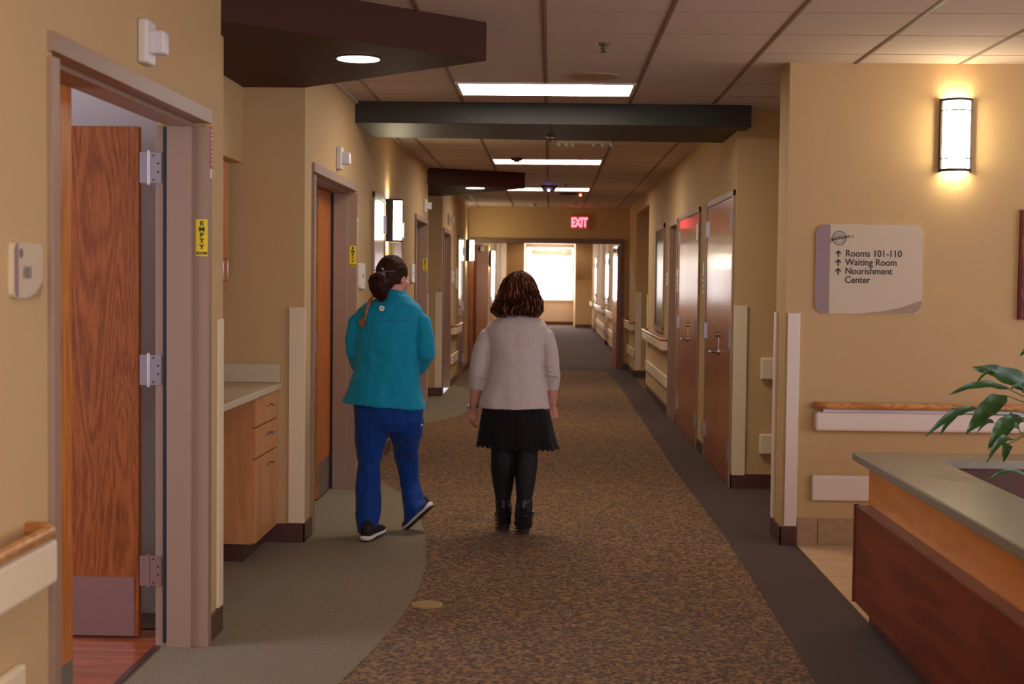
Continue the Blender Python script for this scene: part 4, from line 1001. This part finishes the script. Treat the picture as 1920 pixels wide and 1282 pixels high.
# shoes: (heel point, toe point, width)
def shoe(heel, toe, wd, label, up, so, lift=0.0):
    h, t_ = Vector(heel), Vector(toe); d = (t_-h); L = d.length; f = d.normalized(); s = f.cross(Vector((0, 0, 1))).normalized(); u = s.cross(f).normalized()
    def rg(a, w, z0, z1, n=18): # ring across the shoe at fraction a
        c = h + f*L*a
        return [c + s*w*math.cos(2*math.pi*k/n) + u*((z0+z1)/2 + (z1-z0)/2*math.sin(2*math.pi*k/n)) for k in range(n)]
    r_ = thing('shoe', label, 'shoe', (h.x, h.y, max(0, min(h.z, t_.z)))) if False else None
    b = bmesh.new(); rings(b, [rg(a, wd*w, 0.012+tz, z1+tz) for a, w, z1, tz in ((0.0, 0.5, 0.07, 0.012), (0.05, 0.74, 0.105, 0), (0.2, 0.84, 0.115, 0), (0.38, 0.82, 0.095, 0), (0.55, 0.92, 0.078, 0), (0.75, 1.0, 0.062, 0), (0.9, 0.85, 0.05, 0), (1.0, 0.4, 0.035, 0.006))])
    o = obj('shoe', b, up, nurse, smooth=True); o['label'] = label
    b = bmesh.new(); rings(b, [rg(a, wd*w, z0, z1) for a, w, z0, z1 in ((-0.02, 0.5, 0.010, 0.034), (0.03, 0.84, 0.0, 0.036), (0.2, 0.92, 0.0, 0.030), (0.4, 0.9, 0.004, 0.030), (0.6, 1.02, 0.0, 0.030), (0.8, 1.06, 0.0, 0.028), (0.95, 0.8, 0.006, 0.030), (1.02, 0.4, 0.014, 0.034))])
    sl = obj('sole', b, so, o, smooth=True)
    b = bmesh.new(); rings(b, [rg(a, wd*w, -0.004, 0.008) for a, w in ((0.0, 0.55), (0.06, 0.8), (0.3, 0.8), (0.6, 0.9), (0.85, 0.9), (0.95, 0.6))]); obj('tread', b, soled, o)
    b = bmesh.new()
    for k in range(3): tube(b, [h + f*L*(0.42+0.08*k) + s*wd*0.5*q + u*(0.088-0.012*k+(0.006 if q == 0 else -0.006)) for q in (-1, 0, 1)], 0.0025, 6)
    obj('laces', b, solew, o)
    return o
h1 = P(683, 1012, 8.22); t1 = h1 + Vector((0.075, 0.255, 0)); h1.z = 0.006; t1.z = 0.022
shoe(h1, t1, 0.043, 'black shoe with white sole, flat under the left trouser leg', knitb, solew)
h2 = P(811, 949, 8.60); t2_ = P(764, 989, 8.66); t2_.z = 0.006
shoe(h2, t2_ + (t2_-h2)*0.05, 0.046, 'black shoe with white sole, heel lifted', knitb, solew)
# hair: cap, ponytail, loose strands
bm = bmesh.new()
R0 = hc + Vector((-0.010, -0.016, 0.030))
ell(bm, R0, 0.086, 0.104, 0.092, -R(42), 26)
ell(bm, R0+Vector((-0.026, -0.035, -0.048)), 0.056, 0.058, 0.060)
pt = px(YN, (716, 512, -0.12), (708, 520, -0.17), (711, 536, -0.175), (713, 552, -0.165), (716, 566, -0.15))
tube(bm, pt, [(0.026, 0.022), (0.052, 0.035), (0.050, 0.033), (0.036, 0.026), (0.012, 0.010)], 16)
hair = bake(obj('hair', bm, hair_d, nurse), 0.005, 3, (0.03, 0.008, 1))
bm = bmesh.new(); rnd = random.Random(3)
tie = P(717, 509, YN-0.125)
for k in range(150):
    a = rnd.uniform(0, 2*math.pi); e0 = rnd.uniform(0.15, 1.25)
    st = R0 + Vector((0.089*math.cos(a)*math.cos(e0), 0.107*math.sin(a)*math.cos(e0), 0.100*math.sin(e0)))
    if st.y > R0.y + 0.07: continue
    pts = []
    for i in range(7):
        s = i/6; p = st.lerp(tie, s); v = p-R0
        q = Vector((v.x/0.090, v.y/0.108, v.z/0.101)); 
        if q.length > 1e-4 and s < 0.85: q = q.normalized(); p = R0 + Vector((q.x*0.090, q.y*0.108, q.z*0.101))
        pts.append(p)
    strand(bm, pts, 0.0038)
for k in range(110):
    a = rnd.uniform(0, 2*math.pi); rr = rnd.uniform(0.75, 1.05); L_ = rnd.uniform(0.6, 1.02)
    pts = []
    prof = [(0.012, 0.012), (0.042, 0.034), (0.056, 0.040), (0.055, 0.038), (0.044, 0.032), (0.026, 0.02), (0.012, 0.010)]
    for i in range(7):
        s = i/6*L_; j = s*4; j0 = min(3, int(j)); c = pt[j0].lerp(pt[j0+1], j-j0)
        w_, d_ = prof[min(6, int(s*6))]
        pts.append(c + Vector((w_*rr*math.cos(a), d_*rr*math.sin(a), 0.004*math.sin(i*2+k))))
    strand(bm, pts, 0.0042)
hs = obj('strands', bm, hair_d, hair, smooth=True)
bm = bmesh.new(); cyl(bm, tie+Vector((-0.004, 0, 0.002)), (-0.5, -1, -0.2), 0.022, 0.022, 0.014, 16); obj('hair_tie', bm, black, hair)
bm = bmesh.new(); tube(bm, [P(700, 506, YN-0.15), P(722, 509, YN-0.15), P(742, 508, YN-0.11)], 0.0022, 6); obj('hair_pin', bm, bronze, hair)
# stethoscope: rests on the jacket, so a thing of its own
st = thing('stethoscope', 'orange-brown tubed stethoscope hanging over the teal jacket shoulder', 'stethoscope', tuple(P(681, 605, YN-0.14)))
bm = bmesh.new(); tube(bm, px(YN, (704, 551, 0.04), (700, 556, -0.02), (695, 561, -0.10), (692, 568, -0.122), (688, 582, -0.135), (684, 598, -0.142)), 0.0062, 10); tube(bm, px(YN, (700, 553, 0.04), (697, 558, -0.03), (691, 564, -0.10), (688, 574, -0.124), (684, 590, -0.14)), 0.005, 10)
obj('tube', bm, tan_tube, st, smooth=True)
bm = bmesh.new(); cyl(bm, P(680, 605, YN-0.135), (-0.3, -1, 0), 0.022, 0.020, 0.012, 24); cyl(bm, P(683, 598, YN-0.142), (-0.2, 0, -1), 0.006, 0.006, 0.02, 12); obj('chest_piece', bm, mat('rose_gold', rgb(196, 130, 96), 0.25, 0.9), st)
# floor shadowing needs nothing: lights do it

# ---- woman in oatmeal cardigan
YW = 8.62
wom = thing('person', 'person with wavy auburn bob in pale cardigan, black skirt and ankle boots', 'person', (-0.2, YW, 0))
bm = bmesh.new()
hw = P(975, 548, YW)
MW = head(bm, hw, R(-3), 0.96)
tube(bm, [hw+Vector((0, 0, -0.03)), P(971, 588, YW), P(970, 604, YW)], [(0.055, 0.055), (0.058, 0.056), (0.085, 0.07)], 18)
rings(bm, [sec(YW, 608, 935, 1005, 0.07), sec(YW, 650, 926, 1010, 0.11), sec(YW, 700, 924, 1016, 0.11), sec(YW, 760, 912, 1022, 0.125), sec(YW, 800, 912, 1018, 0.125), sec(YW, 838, 918, 1010, 0.10)])
wl = px(YW, (914, 622, 0), (904, 668, 0.0), (897, 705, 0.02), (892, 735, 0.03), (888, 759, 0.04))
wr = px(YW, (1022, 622, 0), (1031, 668, 0.0), (1035, 705, 0.02), (1036, 735, 0.055), (1035, 757, 0.08))
tube(bm, wl, mrad(YW, 9, 10, 10.5, 10.5, 8.5), 14); tube(bm, wr, mrad(YW, 9, 9.5, 10, 10, 8), 14)
hand(bm, wl[-1]+Vector((0, 0, -0.012)), (-0.10, 0.12, -1), (0.9, 0.35, 0), -1, 0.93, 0.42)
hand(bm, wr[-1]+Vector((0, 0, -0.012)), (0.06, 0.15, -1), (-1, 0.1, 0), 1, 0.90, 0.6)
body2 = bake(obj('body', bm, skin, wom), 0.0035, 2)
face(wom, MW)
bm = bmesh.new()
rings(bm, leg([(800, 916, 966, YW, 0.11), (836, 921, 964, YW, 0.105), (860, 921, 964, YW+0.0, 0.095), (879, 920, 965, YW+0.01, 0.09), (905, 923, 963, YW+0.03, 0.08), (938, 930, 957, YW+0.03, 0.058), (955, 931, 957, YW+0.03, 0.052)]))
rings(bm, leg([(800, 960, 1013, YW, 0.11), (836, 961, 1009, YW, 0.105), (860, 963, 1009, YW-0.01, 0.095), (879, 965, 1007, YW-0.02, 0.09), (905, 966, 1003, YW-0.05, 0.08), (938, 969, 997, YW-0.07, 0.058), (955, 969, 997, YW-0.07, 0.052)]))
bake(obj('leggings', bm, legging, wom), 0.007, 3)
# skirt
bm = bmesh.new()
R_ = []
for i, (py, a, b, ry, tl) in enumerate([(735, 912, 1022, 0.125, 0), (760, 905, 1027, 0.135, 0), (785, 900, 1033, 0.142, 2), (810, 896, 1039, 0.150, 5), (828, 894, 1044, 0.156, 7), (833, 894, 1045, 0.157, 7)]):
    R_.append(sec(YW, py, a, b, ry, 0, 60, tl, 2.1, 0.004+0.008*i, 9, 1.0))
R_.append(sec(YW, 829, 899, 1040, 0.148, 0, 60, 7, 2.1, 0.04, 9, 1.0))
R_.append(sec(YW, 800, 905, 1030, 0.135, 0, 60, 3, 2.1, 0.02, 9, 1.0))
rings(bm, R_)
sk = obj('skirt', bm, blk_lace, wom, smooth=True)
bm = bmesh.new()
for k in range(44):
    a = 2*math.pi*k/44; f = 1+0.044*math.sin(9*a+1.0)
    A_, B_ = P(894, 836, YW), P(1045, 843, YW); cx = (A_.x+B_.x)/2; rx = (B_.x-A_.x)/2
    x = cx + rx*f*math.cos(a); y = YW + 0.157*f*math.sin(a); z = (A_.z+B_.z)/2 + (B_.z-A_.z)/2*math.cos(a)
    ell(bm, (x, y, z+0.010), 0.014, 0.004, 0.011, a+math.pi/2, 8)
obj('scalloped_hem', bm, blk_lace, sk, smooth=True)
# cardigan
bm = bmesh.new()
C_ = [(590, 944, 998, 0.070, 0), (595, 934, 1008, 0.085, 0), (602, 920, 1020, 0.100, 0), (612, 911, 1027, 0.115, 0), (630, 912, 1026, 0.126, 0), (655, 918, 1019, 0.130, 0), (685, 918, 1018, 0.130, 0), (715, 911, 1022, 0.136, 0), (740, 902, 1027, 0.144, 1), (757, 898, 1030, 0.150, 2), (763, 897, 1031, 0.151, 2)]
R_ = [sec(YW, py, a, b, ry, 0, 56, tl, 2.2, (0.010 if py > 680 else 0)*((py-660)/100), 8, 0.3) for py, a, b, ry, tl in C_]
rings(bm, R_)
tube(bm, px(YW, (933, 618, 0), (916, 630, 0), (904, 655, -0.005), (900, 680, 0.0), (896, 705, 0.01), (893, 730, 0.02)), mrad(YW, 14, 17.5, 18, 18, 17, 13.5), 18)
tube(bm, px(YW, (1008, 618, 0), (1023, 630, 0), (1031, 655, 0.0), (1034, 680, 0.01), (1036, 705, 0.02), (1037, 729, 0.05)), mrad(YW, 14, 16.5, 15.5, 15, 14.5, 11.5), 18)
# pushed-up sleeve rolls
for cx_, ys, rr in ((899, (688, 696, 704), 18.5), (1035, (686, 695, 703), 15.5)):
    for yy in ys:
        c = P(cx_-(yy-696)*0.12*(1 if cx_ < 950 else -1), yy, YW+0.005); ell(bm, c, rr*YW/FPX, rr*YW/FPX*1.0, 0.010, 0, 18, Matrix.Rotation(R(10), 4, 'Y'))
cg = bake(obj('cardigan', bm, knit, wom), 0.006, 3, (0.10, 0.012, 1))
bm = bmesh.new()
rings(bm, [hsec(P(971, 590, YW).x, YW, P(971, py, YW).z, r, r, 30) for py, r in ((594, 0.079), (589, 0.074), (588, 0.070), (592, 0.066))], False); obj('neckband', bm, knit, cg, smooth=True)
# watch, rings, bracelet
wt = P(888, 761, YW+0.04)
bm = bmesh.new(); rings(bm, [hsec(wt.x, wt.y, wt.z+z, r*1.02, r*0.95, 22) for z, r in ((-0.009, 0.0275), (-0.009, 0.0315), (0.009, 0.0325), (0.009, 0.0285))], False); tw = obj('watch', bm, mat('grey_strap', rgb(150, 138, 130), 0.4, 0.3), wom)
bm = bmesh.new(); cyl(bm, wt+Vector((-0.030, -0.004, 0)), (-1, -0.15, 0), 0.015, 0.014, 0.006, 20); obj('watch_case', bm, steel, tw)
rg_ = wl[-1] + Vector((-0.012, 0.012, -0.105))
bm = bmesh.new(); tube(bm, [rg_+Vector((0.010*math.cos(a/8*6.283), 0.011*math.sin(a/8*6.283), 0)) for a in range(9)], 0.0014, 6); obj('finger_ring', bm, steel, wom)
bc = P(1043, 748, YW+0.08); bm = bmesh.new(); ell(bm, bc, 0.006, 0.006, 0.006, n=12); obj('bracelet_bead', bm, steel, wom)
# boots
def boot(rows, foot, heelp, label):
    b = bmesh.new(); rings(b, leg(rows))
    h, t_ = foot; f = (t_-h).normalized(); s = f.cross(Vector((0, 0, 1))).normalized(); u = s.cross(f)
    L = (t_-h).length; n = 18
    def rg(a, w, z0, z1):
        c = h+f*L*a; return [c + s*w*math.cos(2*math.pi*k/n) + u*((z0+z1)/2+(z1-z0)/2*math.sin(2*math.pi*k/n)) for k in range(n)]
    rings(b, [rg(0.0, 0.030, 0.0, 0.08), rg(0.08, 0.042, 0.0, 0.11), rg(0.3, 0.043, 0, 0.11), rg(0.5, 0.040, 0.0, 0.08), rg(0.75, 0.044, 0, 0.06), rg(0.92, 0.036, 0, 0.048), rg(1.0, 0.018, 0.006, 0.032)])
    o = bake(obj('boot', b, leather, wom), 0.005, 3, (0.05, 0.010, 1)); o['label'] = label
    b = bmesh.new(); rings(b, [rg(a, w, -0.010, 0.006) for a, w in ((-0.01, 0.032), (0.1, 0.044), (0.35, 0.040), (0.7, 0.047), (0.95, 0.034), (1.02, 0.016))]); obj('sole', b, soled, o)
    b = bmesh.new(); rings(b, [[h + f*0.035 + s*w*math.cos(2*math.pi*k/n) + f*w*0.9*math.sin(2*math.pi*k/n) - u*z for k in range(n)] for z, w in ((0.0, 0.038), (0.035, 0.030))]); obj('heel', b, soled, o)
    c, r = heelp
    b = bmesh.new(); tube(b, [c+Vector((r*math.cos(a/16*6.283), r*1.25*math.sin(a/16*6.283), 0.006*math.sin(a/16*6.283))) for a in range(17)], 0.005, 8); s_ = obj('strap', b, leather, o, smooth=True)
    b = bmesh.new(); q = c+Vector((r*(-1 if c.x < -0.2 else 1), -0.02, 0)); box(b, q.x-0.008, q.x+0.008, q.y-0.014, q.y+0.014, q.z-0.014, q.z+0.014); obj('buckle', b, bronze, s_)
    return o
hL = P(946, 980, YW+0.04); tL = hL + Vector((-0.03, 0.21, 0)); hL.z = 0.050; tL.z = 0.012
boot([(935, 928, 958, YW+0.03, 0.062), (950, 929, 959, YW+0.03, 0.066), (962, 931, 959, YW+0.04, 0.066), (980, 932, 959, YW+0.06, 0.06)], (hL, tL), (P(945, 962, YW+0.04), 0.047), 'black leather ankle boot, left foot')
hR = P(984, 991, YW-0.09); tR = hR + Vector((-0.035, 0.20, 0)); hR.z = 0.050; tR.z = 0.012
boot([(933, 967, 999, YW-0.07, 0.064), (950, 967, 999, YW-0.07, 0.068), (964, 966, 999, YW-0.06, 0.068), (988, 967, 998, YW-0.05, 0.06)], (hR, tR), (P(983, 962, YW-0.06), 0.053), 'black leather ankle boot, right foot')
# bob hair
bm = bmesh.new()
HP = [(507, 972, 978, 0.01), (510, 962, 986, 0.04), (514, 955, 993, 0.065), (522, 946, 1000, 0.09), (535, 941, 1005, 0.104), (550, 938, 1009, 0.108), (566, 932, 1012, 0.108), (580, 928, 1011, 0.104), (590, 936, 1006, 0.09)]
rings(bm, [sec(YW-0.012, py, a+min(3, (b-a)*0.2), b-min(3, (b-a)*0.2), ry, 0, 30) for py, a, b, ry in HP])
hb = bake(obj('hair', bm, hair_b, wom), 0.006, 3, (0.03, 0.012, 1))
rnd = random.Random(11)
def prof(s):
    j = s*(len(HP)-1); j0 = min(len(HP)-2, int(j)); fr = j-j0
    v = [HP[j0][k]*(1-fr)+HP[j0+1][k]*fr for k in range(4)]
    a, b = P(v[1], v[0], YW), P(v[2], v[0], YW); return (a.x+b.x)/2, a.z, (b.x-a.x)/2, v[3]
for nm, mm, cnt, sd in (('strands', hair_b, 250, 0), ('strands', hair_h, 75, 1)):
    bm = bmesh.new()
    for k in range(cnt):
        a = rnd.uniform(0, 2*math.pi)
        if math.sin(a) > 0.55 and rnd.random() < 0.75: a += math.pi
        s0 = max(0.0, rnd.uniform(-0.5, 0.35)); s1 = rnd.uniform(0.86, 1.0); ph = rnd.uniform(0, 6.28); fq = rnd.uniform(5, 9); pts = []
        curl = rnd.uniform(0.010, 0.022)
        for i in range(20):
            s = s0+(s1-s0)*i/19; cx, z, rx, ry = prof(s); t_ = max(0, (s-0.32)/0.68); am = curl*t_*1.2+0.001
            aa = a + 0.20*t_*math.sin(fq*s*2.6+ph)
            rr = 1.0 + am*math.sin(fq*s*3.2+ph)/0.09
            pts.append(Vector((cx+rx*rr*math.cos(aa), YW-0.012+ry*rr*math.sin(aa), z-0.004+am*0.7*math.cos(fq*s*3.2+ph))))
        strand(bm, pts, rnd.uniform(0.0032, 0.0062))
    obj(nm, bm, mm, hb, smooth=True)
bm = bmesh.new()
for k in range(90):
    side = -1 if k % 2 else 1; a = rnd.uniform(-0.9, 0.5)
    cx, z, rx, ry = prof(rnd.uniform(0.74, 0.98)); c0 = Vector((cx+side*rx*math.cos(a)*0.97, YW-0.012+ry*math.sin(a)*0.97 if True else 0, z))
    cr = rnd.uniform(0.008, 0.020); ph = rnd.uniform(0, 6.28); pts = [c0+Vector((side*0.004*math.cos(i*0.55+ph)+side*cr*math.cos(i*0.55+ph), cr*0.4*math.sin(i*0.3), cr*math.sin(i*0.55+ph)-i*0.0012)) for i in range(14)]
    strand(bm, pts, 0.003)
obj('curls', bm, hair_h, hb, smooth=True)
